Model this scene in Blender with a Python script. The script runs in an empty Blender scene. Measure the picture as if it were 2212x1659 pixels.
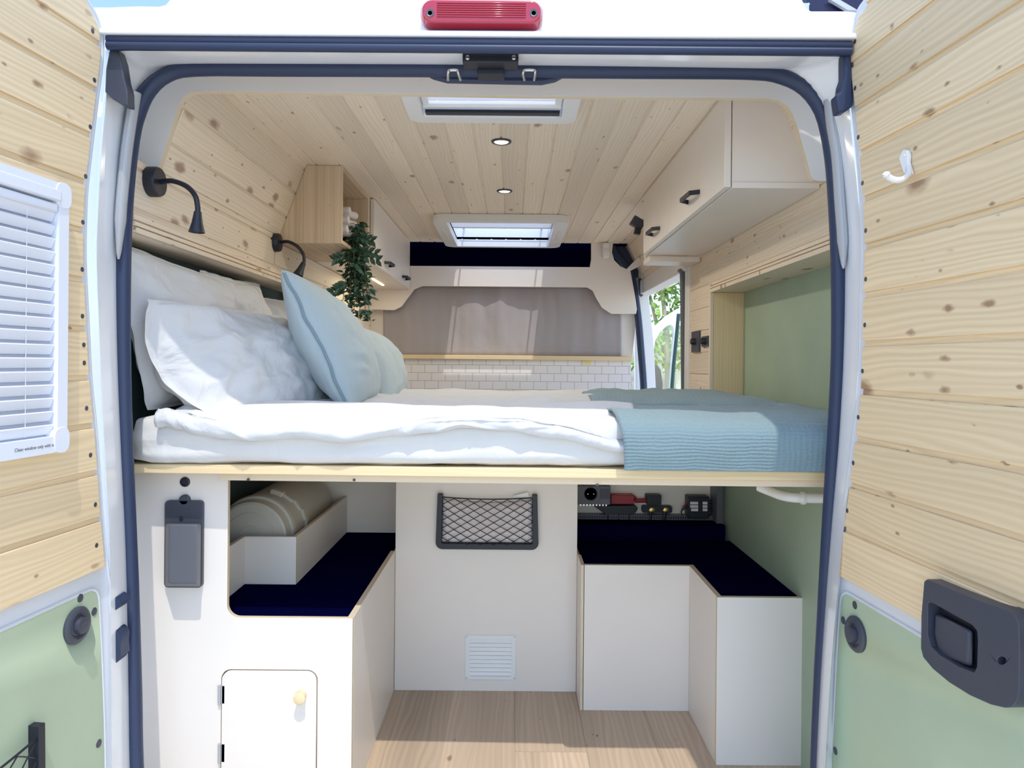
import bpy, bmesh, math, random
from mathutils import Vector, Matrix, noise
from mathutils.geometry import tessellate_polygon
random.seed(7)
SC = bpy.context.scene
COL = SC.collection
# ---------------------------------------------------------------- camera, sky, sun, exposure
CZ = 1.665                     # camera height above the ground outside
F, CX, CY, TH = 1550.0, 1106.0, 785.0, math.radians(0.5)
cam_d = bpy.data.cameras.new('camera')
cam = bpy.data.objects.new('camera', cam_d); COL.objects.link(cam)
cam_d.sensor_width = 36.0; cam_d.sensor_fit = 'HORIZONTAL'
cam_d.lens = 36.0 * F / 2212.0
cam_d.shift_y = -(829.5 - CY) / 2212.0
cam_d.clip_start = 0.02; cam_d.clip_end = 500
cam.matrix_world = Matrix.Translation((0, 0, CZ)) @ Matrix.Rotation(math.pi/2, 4, 'X') @ Matrix.Rotation(TH, 4, 'Z')
SC.camera = cam
SC.view_settings.view_transform = 'Standard'; SC.view_settings.look = 'None'
SC.view_settings.gamma = 1.0; SC.view_settings.use_curve_mapping = False
SC.view_settings.exposure = 0.27
SUN_T = Vector((-0.23, 1.0, -2.1)).normalized()      # the way the sunlight travels
wd = bpy.data.worlds.new('sky'); SC.world = wd; wd.use_nodes = True
nt = wd.node_tree; nt.nodes.clear()
sky = nt.nodes.new('ShaderNodeTexSky'); sky.sky_type = 'NISHITA'; sky.sun_disc = False
sky.sun_elevation = math.radians(63); sky.sun_rotation = math.pi - 0.23
sky.air_density = 1.0; sky.dust_density = 0.6; sky.ozone_density = 2.2
bgn = nt.nodes.new('ShaderNodeBackground'); bgn.inputs[1].default_value = 0.31
won = nt.nodes.new('ShaderNodeOutputWorld')
nt.links.new(sky.outputs[0], bgn.inputs[0]); nt.links.new(bgn.outputs[0], won.inputs[0])
sun_d = bpy.data.lights.new('sun', 'SUN'); sun_d.energy = 2.2; sun_d.angle = math.radians(0.6); sun_d.color = (1.0, 0.96, 0.88)
sun = bpy.data.objects.new('sun', sun_d); COL.objects.link(sun)
sun.rotation_euler = SUN_T.to_track_quat('-Z', 'Y').to_euler(); sun.location = (0.5, -4, 9)
# bounces: a bright white interior
try:
    SC.cycles.max_bounces = 14; SC.cycles.diffuse_bounces = 8; SC.cycles.transparent_max_bounces = 12
    SC.cycles.sample_clamp_indirect = 6.0
except Exception: pass

# ---------------------------------------------------------------- helpers
def ray(px, py):
    u = px-CX; v = py-CY; c, s = math.cos(TH), math.sin(TH)
    return (u*c+v*s)/F, -(-u*s+v*c)/F
def at(px, py, d):
    a, b = ray(px, py); return Vector((a*d, d, b*d))
def at_z(px, py, z):
    a, b = ray(px, py); return Vector((a*z/b, z/b, z))
def at_x(px, py, x):
    a, b = ray(px, py); return Vector((x, x/a, b*x/a))
def on_plane(px, py, p0, n):
    a, b = ray(px, py); r = Vector((a, 1, b)); return r*(p0.dot(n)/r.dot(n))

def wm(o):
    m = o.matrix_basis.copy(); p = o.parent
    while p: m = p.matrix_basis @ m; p = p.parent
    return m

class MB:
    """collects shapes (camera-relative metres: x right, y depth, z up) and links them as ONE mesh object"""
    def __init__(s, T=None, grain=(1, 0, 0)):
        s.v = []; s.f = []; s.m = []; s.o = []; s.uv = {}; s.T = T; s.g = Vector(grain).normalized(); s.off = 0.0
    def add(s, vs, fs, m=0):
        b = len(s.v); s.v += [Vector(p) for p in vs]
        for i, f in enumerate(fs):
            s.f.append([b+k for k in f]); s.m.append(m[i] if isinstance(m, (list, tuple)) else m); s.o.append(s.off)
        return b
    def newoff(s): s.off = random.random()*40
    def box(s, a, b, m=0, thin=None, m2=1):
        x0, y0, z0 = a; x1, y1, z1 = b
        vs = [(x0,y0,z0),(x1,y0,z0),(x1,y1,z0),(x0,y1,z0),(x0,y0,z1),(x1,y0,z1),(x1,y1,z1),(x0,y1,z1)]
        fs = [(0,3,2,1),(4,5,6,7),(0,1,5,4),(2,3,7,6),(1,2,6,5),(3,0,4,7)]
        ax = ['z','z','y','y','x','x']
        s.newoff()
        s.add(vs, fs, m if thin is None else [m if q == thin else m2 for q in ax])
    def obox(s, c, ax, ay, az, h, m=0):
        c = Vector(c); ax, ay, az = [Vector(q).normalized()*k for q, k in zip((ax, ay, az), h)]
        vs = [c+ax*i+ay*j+az*k for k in (-1,1) for j in (-1,1) for i in (-1,1)]
        s.add(vs, [(0,2,3,1),(4,5,7,6),(0,1,5,4),(2,6,7,3),(1,3,7,5),(0,4,6,2)], m)
    def prism(s, pts, d, m=0, m2=None, holes=None):
        """polygon of 3D points (planar-ish) pushed along vector d; holes = list of polygons"""
        d = Vector(d); loops = [[Vector(p) for p in pts]] + [[Vector(p) for p in h] for h in (holes or [])]
        flat = [p for l in loops for p in l]; n = len(flat)
        tri = tessellate_polygon(loops)
        b = s.add(flat+[p+d for p in flat], [], 0)
        for t in tri:
            s.f.append([b+t[0], b+t[1], b+t[2]]); s.m.append(m); s.o.append(s.off)
            s.f.append([b+n+t[2], b+n+t[1], b+n+t[0]]); s.m.append(m); s.o.append(s.off)
        k = 0
        for l in loops:
            for i in range(len(l)):
                j = (i+1) % len(l)
                s.f.append([b+k+i, b+k+j, b+n+k+j, b+n+k+i]); s.m.append(m if m2 is None else m2); s.o.append(s.off)
            k += len(l)
    def tube(s, pts, r, seg=10, m=0, closed=False, flat=1.0, cap=True):
        pts = [Vector(p) for p in pts]; n = len(pts); rs = r if isinstance(r, (list, tuple)) else [r]*n
        rings = []; up = None
        for i, p in enumerate(pts):
            a = pts[(i-1) % n] if (closed or i > 0) else p; c = pts[(i+1) % n] if (closed or i < n-1) else p
            t = (c-a).normalized()
            if up is None:
                up = Vector((0,0,1)) if abs(t.z) < .9 else Vector((0,1,0))
            sx = t.cross(up)
            if sx.length < 1e-4: sx = t.orthogonal()
            sx.normalize(); up = sx.cross(t).normalized()
            rings.append([p + sx*math.cos(q)*rs[i] + up*math.sin(q)*rs[i]*flat for q in [2*math.pi*k/seg for k in range(seg)]])
        s.loft(rings, closed_u=True, closed_v=closed, m=m, cap=cap and not closed)
    def loft(s, rings, closed_u=False, closed_v=False, m=0, cap=False):
        n = len(rings[0]); b = s.add([p for r in rings for p in r], [])
        R = len(rings)
        for i in range(R if closed_v else R-1):
            for k in range(n if closed_u else n-1):
                i2 = (i+1) % R; k2 = (k+1) % n
                s.f.append([b+i*n+k, b+i*n+k2, b+i2*n+k2, b+i2*n+k]); s.m.append(m); s.o.append(s.off)
        if cap:
            s.f.append([b+k for k in range(n)][::-1]); s.m.append(m); s.o.append(s.off)
            s.f.append([b+(R-1)*n+k for k in range(n)]); s.m.append(m); s.o.append(s.off)
    def lathe(s, c, axis, prof, seg=28, m=0, sx=1.0):
        """prof: list of (distance along axis, radius)"""
        c = Vector(c); a = Vector(axis).normalized(); u = a.orthogonal().normalized()
        if abs(a.z) < .9: u = a.cross(Vector((0,0,1))).normalized()
        w = a.cross(u)
        rings = [[c + a*h + (u*math.cos(q)*sx + w*math.sin(q))*max(r, 1e-4) for q in [2*math.pi*k/seg for k in range(seg)]] for h, r in prof]
        s.loft(rings, closed_u=True, m=m, cap=True)
    def build(s, name, mats, parent=None, bevel=0.0, smooth=40, subsurf=0, seg=2, solid=0.0, normals=True):
        me = bpy.data.meshes.new(name)
        me.from_pydata([tuple(p) for p in s.v], [], s.f)
        uvl = me.uv_layers.new(name='UVMap')
        g = s.g
        if normals:
            bm = bmesh.new(); bm.from_mesh(me); bmesh.ops.recalc_face_normals(bm, faces=bm.faces); bm.to_mesh(me); bm.free()
            me.calc_loop_triangles()
        uvl = me.uv_layers[0]
        for fi, p in enumerate(me.polygons):
            p.material_index = s.m[fi]
            n = p.normal; w = n.cross(g)
            gg = g
            if w.length < .2:
                gg = n.orthogonal().normalized(); w = n.cross(gg)
            w = w.normalized()
            for li in p.loop_indices:
                vi = me.loops[li].vertex_index
                if vi in s.uv: uvl.data[li].uv = s.uv[vi]
                else:
                    c = s.v[vi]; uvl.data[li].uv = (c.dot(gg)+s.o[fi]*3.1, c.dot(w)+s.o[fi])
        for mt in (mats if isinstance(mats, (list, tuple)) else [mats]): me.materials.append(mt)
        W = Matrix.Translation((0,0,CZ)) @ (s.T if s.T else Matrix.Identity(4))
        o = bpy.data.objects.new(name, me); COL.objects.link(o)
        if parent is not None:
            o.parent = parent; me.transform(wm(parent).inverted() @ W)
        else:
            me.transform(W)
            xs = [v.co for v in me.vertices]
            lo = Vector([min(c[i] for c in xs) for i in range(3)]); hi = Vector([max(c[i] for c in xs) for i in range(3)])
            base = Vector(((lo.x+hi.x)/2, (lo.y+hi.y)/2, lo.z))
            me.transform(Matrix.Translation(-base)); o.location = base
        if smooth:
            for p in me.polygons: p.use_smooth = True
            me.set_sharp_from_angle(angle=math.radians(smooth))
        if solid:
            md = o.modifiers.new('s', 'SOLIDIFY'); md.thickness = solid
        if bevel:
            md = o.modifiers.new('b', 'BEVEL'); md.width = bevel; md.segments = seg; md.limit_method = 'ANGLE'; md.angle_limit = math.radians(35); md.harden_normals = False
        if subsurf:
            md = o.modifiers.new('u', 'SUBSURF'); md.levels = subsurf; md.render_levels = subsurf
        return o

def tag(o, label=None, cat=None, group=None, kind=None):
    if label: o['label'] = label
    if cat: o['category'] = cat
    if group: o['group'] = group
    if kind: o['kind'] = kind
    return o
def thing(name, base, label, cat, group=None, kind=None):
    o = bpy.data.objects.new(name, None); COL.objects.link(o); o.empty_display_size = .05
    b = Vector(base); o.location = (b.x, b.y, b.z+CZ)
    return tag(o, label, cat, group, kind)
def struct(name, base=(0, 3, -1.115)):
    o = bpy.data.objects.new(name, None); COL.objects.link(o); o.empty_display_size = .05
    o.location = (base[0], base[1], base[2]+CZ); o['kind'] = 'structure'; return o
def catmull(pts, k=4):
    pts = [Vector(p) for p in pts]; out = []
    for i in range(len(pts)-1):
        p0 = pts[max(i-1, 0)]; p1 = pts[i]; p2 = pts[i+1]; p3 = pts[min(i+2, len(pts)-1)]
        for j in range(k):
            t = j/k
            out.append(.5*((2*p1)+(p2-p0)*t+(2*p0-5*p1+4*p2-p3)*t*t+(3*p1-p0-3*p2+p3)*t*t*t))
    out.append(pts[-1]); return out
def resample(pts, n):
    L = [0]
    for a, b in zip(pts, pts[1:]): L.append(L[-1]+(b-a).length)
    out = []; k = 0
    for i in range(n):
        t = L[-1]*i/(n-1)
        while k < len(L)-2 and L[k+1] < t: k += 1
        q = (t-L[k])/max(L[k+1]-L[k], 1e-9); out.append(pts[k].lerp(pts[k+1], min(q, 1)))
    return out
def rrect(x0, z0, x1, z1, r, seg=5, corners=(1,1,1,1)):
    """rounded rectangle as 2D points, from lower left, counter-clockwise"""
    out = []
    for (cx, cz, a0, on) in ((x0+r, z0+r, 180, corners[0]), (x1-r, z0+r, 270, corners[1]), (x1-r, z1-r, 0, corners[2]), (x0+r, z1-r, 90, corners[3])):
        if not on:
            sx = x0 if cx < (x0+x1)/2 else x1; sz = z0 if cz < (z0+z1)/2 else z1
            out.append((sx, sz)); continue
        for k in range(seg+1):
            a = math.radians(a0+90*k/seg); out.append((cx+r*math.cos(a), cz+r*math.sin(a)))
    return out

# ---------------------------------------------------------------- materials
def M(name, col, rough=.5, metal=0, spec=.5, coat=0, sheen=0, emis=None, es=0, bump=None, var=None):
    m = bpy.data.materials.new(name); m.use_nodes = True; n = m.node_tree; b = n.nodes['Principled BSDF']
    b.inputs['Base Color'].default_value = (*col, 1); b.inputs['Roughness'].default_value = rough
    b.inputs['Metallic'].default_value = metal; b.inputs['Specular IOR Level'].default_value = spec
    b.inputs['Coat Weight'].default_value = coat; b.inputs['Coat Roughness'].default_value = .1
    b.inputs['Sheen Weight'].default_value = sheen
    if emis: b.inputs['Emission Color'].default_value = (*emis, 1); b.inputs['Emission Strength'].default_value = es
    if bump or var:
        tc = n.nodes.new('ShaderNodeTexCoord')
    if var:     # (scale, amount)
        nz = n.nodes.new('ShaderNodeTexNoise'); nz.inputs['Scale'].default_value = var[0]; nz.inputs['Detail'].default_value = 4
        mr = n.nodes.new('ShaderNodeMapRange'); mr.inputs[1].default_value = .3; mr.inputs[2].default_value = .7
        mr.inputs[3].default_value = 1-var[1]; mr.inputs[4].default_value = 1+var[1]
        mx = n.nodes.new('ShaderNodeVectorMath'); mx.operation = 'SCALE'; mx.inputs[0].default_value = col
        n.links.new(tc.outputs['Object'], nz.inputs['Vector']); n.links.new(nz.outputs[0], mr.inputs[0])
        n.links.new(mr.outputs[0], mx.inputs['Scale']); n.links.new(mx.outputs[0], b.inputs['Base Color'])
    if bump:    # (scale, strength, distance)
        nz = n.nodes.new('ShaderNodeTexNoise'); nz.inputs['Scale'].default_value = bump[0]; nz.inputs['Detail'].default_value = 5
        bp = n.nodes.new('ShaderNodeBump'); bp.inputs['Strength'].default_value = bump[1]; bp.inputs['Distance'].default_value = bump[2]
        n.links.new(tc.outputs['Object'], nz.inputs['Vector']); n.links.new(nz.outputs[0], bp.inputs['Height']); n.links.new(bp.outputs[0], b.inputs['Normal'])
    return m

def wood(name, base, dark, knot, rough=.5, ring=1.0, knots=.16, gscale=1.0, streak=.5, tone=(.9, 1.08)):
    """pine: u runs along the grain in metres, v across"""
    m = bpy.data.materials.new(name); m.use_nodes = True; n = m.node_tree; N = n.nodes; L = n.links; b = N['Principled BSDF']
    b.inputs['Roughness'].default_value = rough; b.inputs['Specular IOR Level'].default_value = .35
    uv = N.new('ShaderNodeUVMap')
    def mapping(sx, sy, src=None):
        mp = N.new('ShaderNodeMapping'); mp.inputs['Scale'].default_value = (sx, sy, 1); L.new(src or uv.outputs[0], mp.inputs[0]); return mp
    # warp
    wn = N.new('ShaderNodeTexNoise'); wn.inputs['Scale'].default_value = 1; wn.inputs['Detail'].default_value = 2
    L.new(mapping(1.6, 9).outputs[0], wn.inputs['Vector'])
    wr = N.new('ShaderNodeMath'); wr.operation = 'MULTIPLY_ADD'; wr.inputs[1].default_value = .06*ring; wr.inputs[2].default_value = -.03*ring
    L.new(wn.outputs[0], wr.inputs[0])
    sep = N.new('ShaderNodeSeparateXYZ'); L.new(uv.outputs[0], sep.inputs[0])
    ad = N.new('ShaderNodeMath'); ad.operation = 'ADD'; L.new(sep.outputs[1], ad.inputs[0]); L.new(wr.outputs[0], ad.inputs[1])
    cmb = N.new('ShaderNodeCombineXYZ'); L.new(sep.outputs[0], cmb.inputs[0]); L.new(ad.outputs[0], cmb.inputs[1])
    gn = N.new('ShaderNodeTexNoise'); gn.inputs['Scale'].default_value = 1; gn.inputs['Detail'].default_value = 3; gn.inputs['Roughness'].default_value = .6
    L.new(mapping(1.2*gscale, 150*gscale, cmb.outputs[0]).outputs[0], gn.inputs['Vector'])
    rg = N.new('ShaderNodeTexWave'); rg.wave_type = 'BANDS'; rg.bands_direction = 'Y'; rg.inputs['Scale'].default_value = 1; rg.inputs['Distortion'].default_value = 1.5; rg.inputs['Detail'].default_value = 1; rg.inputs['Detail Scale'].default_value = .4
    L.new(mapping(1, 26*gscale, cmb.outputs[0]).outputs[0], rg.inputs['Vector'])
    mx = N.new('ShaderNodeMath'); mx.operation = 'MULTIPLY_ADD'; mx.inputs[1].default_value = streak; L.new(gn.outputs[0], mx.inputs[0])
    m2 = N.new('ShaderNodeMath'); m2.operation = 'MULTIPLY'; m2.inputs[1].default_value = .16*ring; L.new(rg.outputs[1], m2.inputs[0]); L.new(m2.outputs[0], mx.inputs[2])
    cr = N.new('ShaderNodeValToRGB'); cr.color_ramp.elements[0].position = .12; cr.color_ramp.elements[0].color = (*base, 1)
    cr.color_ramp.elements[1].position = .85; cr.color_ramp.elements[1].color = (*dark, 1); L.new(mx.outputs[0], cr.inputs[0])
    # large tone change from board to board
    tn = N.new('ShaderNodeTexNoise'); tn.inputs['Scale'].default_value = 1; L.new(mapping(.15, 3).outputs[0], tn.inputs['Vector'])
    hs = N.new('ShaderNodeHueSaturation'); mr = N.new('ShaderNodeMapRange'); mr.inputs[1].default_value = .3; mr.inputs[2].default_value = .7; mr.inputs[3].default_value = tone[0]; mr.inputs[4].default_value = tone[1]
    L.new(tn.outputs[0], mr.inputs[0]); L.new(mr.outputs[0], hs.inputs['Value']); L.new(cr.outputs[0], hs.inputs['Color'])
    out = hs.outputs[0]
    # knots: two sizes
    for sx, sy, rad, pos in ((4.5, 9, knots*.9, .5), (9, 20, knots*.75, .5), (16, 30, knots*.6, .6)):
        vo = N.new('ShaderNodeTexVoronoi'); vo.inputs['Scale'].default_value = 1; L.new(mapping(sx, sy).outputs[0], vo.inputs['Vector'])
        nn = N.new('ShaderNodeTexNoise'); nn.inputs['Scale'].default_value = 3; L.new(mapping(sx*2, sy*2).outputs[0], nn.inputs['Vector'])
        na = N.new('ShaderNodeMath'); na.operation = 'MULTIPLY_ADD'; na.inputs[1].default_value = .12; L.new(nn.outputs[0], na.inputs[0]); L.new(vo.outputs['Distance'], na.inputs[2])
        k = N.new('ShaderNodeMapRange'); k.inputs[1].default_value = rad*.55+.06; k.inputs[2].default_value = rad+.08; k.inputs[3].default_value = 1; k.inputs[4].default_value = 0
        L.new(na.outputs[0], k.inputs[0])
        sp = N.new('ShaderNodeSeparateColor'); L.new(vo.outputs['Color'], sp.inputs[0])
        gt = N.new('ShaderNodeMath'); gt.operation = 'GREATER_THAN'; gt.inputs[1].default_value = pos; L.new(sp.outputs[0], gt.inputs[0])
        mu = N.new('ShaderNodeMath'); mu.operation = 'MULTIPLY'; L.new(k.outputs[0], mu.inputs[0]); L.new(gt.outputs[0], mu.inputs[1])
        mu2 = N.new('ShaderNodeMath'); mu2.operation = 'MULTIPLY'; L.new(mu.outputs[0], mu2.inputs[0]); mu2.inputs[1].default_value = .8
        mc = N.new('ShaderNodeMix'); mc.data_type = 'RGBA'; L.new(mu2.outputs[0], mc.inputs['Factor']); L.new(out, mc.inputs[6]); mc.inputs[7].default_value = (*knot, 1)
        out = mc.outputs[2]
    L.new(out, b.inputs['Base Color'])
    bp = N.new('ShaderNodeBump'); bp.inputs['Strength'].default_value = .15; bp.inputs['Distance'].default_value = .001
    L.new(mx.outputs[0], bp.inputs['Height']); L.new(bp.outputs[0], b.inputs['Normal'])
    return m

PINE = wood('pine', (.88,.76,.60), (.64,.49,.34), (.30,.17,.10))
PINED = wood('pine_door', (.87,.69,.44), (.62,.43,.23), (.28,.145,.08), ring=1.3, knots=.2)
CEILW = wood('pine_ceiling', (.91,.80,.65), (.70,.55,.39), (.34,.20,.12), knots=.13)
TIMB = wood('timber', (.85,.68,.42), (.66,.47,.25), (.3,.17,.09), knots=.03)
PLY = wood('plywood_edge', (.76,.64,.47), (.56,.43,.28), (.3,.2,.1), knots=0.0, ring=.2)
VEN = wood('striped_veneer', (.80,.66,.48), (.44,.31,.19), (.4,.27,.15), knots=0.0, ring=.12, gscale=.55, streak=1.0)
OAK = wood('oak_vinyl', (.64,.50,.37), (.40,.295,.20), (.14,.09,.06), rough=.45, knots=.09, ring=1.1, streak=.7, gscale=.7, tone=(.72, 1.18))
LAM = M('white_laminate', (.81,.75,.685), .38, var=(3, .015))
LAMG = M('grey_white_laminate', (.74,.72,.69), .5)
CARW = M('white_car_paint', (.83,.84,.86), .22, coat=.6)
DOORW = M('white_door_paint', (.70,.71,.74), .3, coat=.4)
GREEN = M('sage_green_paint', (.43,.51,.35), .5, var=(4, .05))
GREENW = M('sage_green_wall', (.36,.45,.33), .55, var=(5, .06), bump=(60, .15, .002))
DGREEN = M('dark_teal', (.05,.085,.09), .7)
RUB = M('black_rubber', (.024,.038,.085), .42, spec=.4, bump=(90, .1, .001))
NAVY = M('dark_carpet', (.0012,.0018,.026), 1.0, spec=0.0, bump=(500, .5, .003), var=(300, .5))
BLK = M('black_plastic', (.012,.014,.024), .45)
DGREY = M('dark_grey_plastic', (.05,.055,.075), .42, bump=(900, .15, .0005))
DGREY2 = M('grey_plastic', (.12,.125,.145), .4)
CHROME = M('zinc_metal', (.62,.61,.58), .3, metal=1)
ALU = M('grey_metal_strip', (.46,.47,.49), .45, metal=.3, bump=(200, .3, .001))
WPL = M('white_plastic', (.82,.82,.80), .35)
WPLB = M('white_window_plastic', (.78,.80,.86), .35)
CREAM = M('cream_plastic', (.55,.52,.45), .45)
def cloth(name, col, sc, st, rough=.95, sheen=.2, big=0):
    m = M(name, col, rough, sheen=sheen, bump=(sc, st, .002)); n = m.node_tree; N = n.nodes
    if big:
        b1 = [x for x in N if x.type == 'BUMP'][0]; tc = [x for x in N if x.type == 'TEX_COORD'][0]
        nz = N.new('ShaderNodeTexNoise'); nz.inputs['Scale'].default_value = 7; nz.inputs['Detail'].default_value = 3; nz.inputs['Distortion'].default_value = 1.2
        b2 = N.new('ShaderNodeBump'); b2.inputs['Strength'].default_value = big; b2.inputs['Distance'].default_value = .02
        n.links.new(tc.outputs['Object'], nz.inputs['Vector']); n.links.new(nz.outputs[0], b2.inputs['Height']); n.links.new(b2.outputs[0], b1.inputs['Normal'])
    return m
COT = cloth('white_cotton', (.65,.65,.65), 260, .12, big=.8)
SHEET = cloth('white_sheet', (.68,.665,.64), 260, .12, big=.4)
BLUEP = cloth('pale_blue_fabric', (.46,.55,.58), 700, .5, big=.2)
CURT = cloth('grey_curtain_fabric', (.50,.46,.46), 300, .5, big=.2)
_n = CURT.node_tree; _o = [q for q in _n.nodes if q.type == 'OUTPUT_MATERIAL'][0]; _t = _n.nodes.new('ShaderNodeBsdfTranslucent'); _t.inputs[0].default_value = (.50,.46,.46,1)
_m = _n.nodes.new('ShaderNodeMixShader'); _m.inputs[0].default_value = .3; _n.links.new(_n.nodes['Principled BSDF'].outputs[0], _m.inputs[1]); _n.links.new(_t.outputs[0], _m.inputs[2]); _n.links.new(_m.outputs[0], _o.inputs[0])
TOWL = cloth('white_towel', (.78,.74,.72), 600, .6)
BAG = cloth('pale_pink_cloth', (.74,.68,.66), 200, .2, big=.8)
LEAF = M('leaf_green', (.035,.095,.06), .4, var=(40, .5))
LEAF2 = M('garden_leaf', (.22,.36,.07), .6, var=(5, .6))
STONE = M('garden_stone', (.72,.68,.60), .9, var=(4, .35), bump=(6, .8, .05))
GRND = M('pale_paving', (.80,.73,.63), .9, var=(2, .08), bump=(40, .3, .01))
RED = M('red_lens', (.42,.008,.03), .15, coat=1.0)
REDP = M('red_plastic', (.35,.01,.02), .4)
SOLAR = M('solar_panel_back', (.006,.006,.04), .35)
GOLD = M('brass', (.65,.45,.18), .35, metal=1)
LEDM = M('led_strip_light', (1,.9,.6), .4, emis=(1,.86,.42), es=2.2)
DLM = M('downlight_lens', (1,.95,.75), .4, emis=(1,.9,.55), es=2.0)
INK = M('printed_ink', (.06,.06,.08), .6)
NOTE = M('yellow_note', (.75,.68,.35), .7)
# bright blue gauze blanket, crinkled in a grid
def gauze():
    m = M('blue_gauze', (.20,.29,.32), .95, sheen=.25); n = m.node_tree; N = n.nodes; L = n.links; b = N['Principled BSDF']
    uv = N.new('ShaderNodeUVMap'); acc = None
    ds = N.new('ShaderNodeTexNoise'); ds.inputs['Scale'].default_value = 10; L.new(uv.outputs[0], ds.inputs['Vector'])
    sc = N.new('ShaderNodeVectorMath'); sc.operation = 'SCALE'; sc.inputs['Scale'].default_value = .022; L.new(ds.outputs[1], sc.inputs[0])
    ad = N.new('ShaderNodeVectorMath'); ad.operation = 'ADD'; L.new(uv.outputs[0], ad.inputs[0]); L.new(sc.outputs[0], ad.inputs[1])
    for dr, s, w in (('Y', 30, .8), ('X', 24, .5)):
        wv = N.new('ShaderNodeTexWave'); wv.bands_direction = dr; wv.inputs['Scale'].default_value = s; wv.inputs['Distortion'].default_value = .6; wv.inputs['Detail Scale'].default_value = 3
        L.new(ad.outputs[0], wv.inputs['Vector'])
        mu = N.new('ShaderNodeMath'); mu.operation = 'MULTIPLY'; mu.inputs[1].default_value = w; L.new(wv.outputs[1], mu.inputs[0])
        if acc is None: acc = mu.outputs[0]
        else:
            a2 = N.new('ShaderNodeMath'); a2.operation = 'ADD'; L.new(acc, a2.inputs[0]); L.new(mu.outputs[0], a2.inputs[1]); acc = a2.outputs[0]
    nz = N.new('ShaderNodeTexNoise'); nz.inputs['Scale'].default_value = 160; L.new(uv.outputs[0], nz.inputs['Vector'])
    a3 = N.new('ShaderNodeMath'); a3.operation = 'ADD'; L.new(acc, a3.inputs[0]); L.new(nz.outputs[0], a3.inputs[1])
    bp = N.new('ShaderNodeBump'); bp.inputs['Strength'].default_value = .42; bp.inputs['Distance'].default_value = .004
    L.new(a3.outputs[0], bp.inputs['Height']); L.new(bp.outputs[0], b.inputs['Normal'])
    return m
GAUZE = gauze()
def tiles():
    m = M('white_metro_tile', (.8,.79,.8), .25); n = m.node_tree; N = n.nodes; L = n.links; b = N['Principled BSDF']
    uv = N.new('ShaderNodeUVMap'); br = N.new('ShaderNodeTexBrick'); br.offset = .5
    br.inputs['Color1'].default_value = (.80,.77,.78,1); br.inputs['Color2'].default_value = (.77,.75,.76,1); br.inputs['Mortar'].default_value = (.42,.38,.36,1)
    br.inputs['Scale'].default_value = 1; br.inputs['Brick Width'].default_value = .083; br.inputs['Row Height'].default_value = .0495; br.inputs['Mortar Size'].default_value = .0016; br.inputs['Mortar Smooth'].default_value = .2
    L.new(uv.outputs[0], br.inputs['Vector']); L.new(br.outputs[0], b.inputs['Base Color'])
    bp = N.new('ShaderNodeBump'); bp.inputs['Strength'].default_value = .4; bp.inputs['Distance'].default_value = .001; bp.invert = True
    L.new(br.outputs[1], bp.inputs['Height']); L.new(bp.outputs[0], b.inputs['Normal'])
    return m
TILE = tiles()
def glassy(name, col, alpha):
    m = bpy.data.materials.new(name); m.use_nodes = True; n = m.node_tree; N = n.nodes; N.clear()
    t = N.new('ShaderNodeBsdfTransparent'); t.inputs[0].default_value = (*col, 1); g = N.new('ShaderNodeBsdfGlossy'); g.inputs['Roughness'].default_value = .05
    mx = N.new('ShaderNodeMixShader'); mx.inputs[0].default_value = alpha; o = N.new('ShaderNodeOutputMaterial')
    n.links.new(t.outputs[0], mx.inputs[1]); n.links.new(g.outputs[0], mx.inputs[2]); n.links.new(mx.outputs[0], o.inputs[0]); return m
GLASS = glassy('window_glass', (.86,.93,.90), .08)
ACRY = glassy('clear_acrylic', (.95,.96,.98), .05)
def translucent(name, col):
    m = bpy.data.materials.new(name); m.use_nodes = True; n = m.node_tree; N = n.nodes; N.clear()
    t = N.new('ShaderNodeBsdfTranslucent'); t.inputs[0].default_value = (*col, 1); g = N.new('ShaderNodeBsdfDiffuse'); g.inputs[0].default_value = (*col, 1)
    mx = N.new('ShaderNodeMixShader'); mx.inputs[0].default_value = .6; o = N.new('ShaderNodeOutputMaterial')
    n.links.new(g.outputs[0], mx.inputs[1]); n.links.new(t.outputs[0], mx.inputs[2]); n.links.new(mx.outputs[0], o.inputs[0]); return m
BLIND = translucent('white_blind_fabric', (.85,.86,.88))

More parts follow.
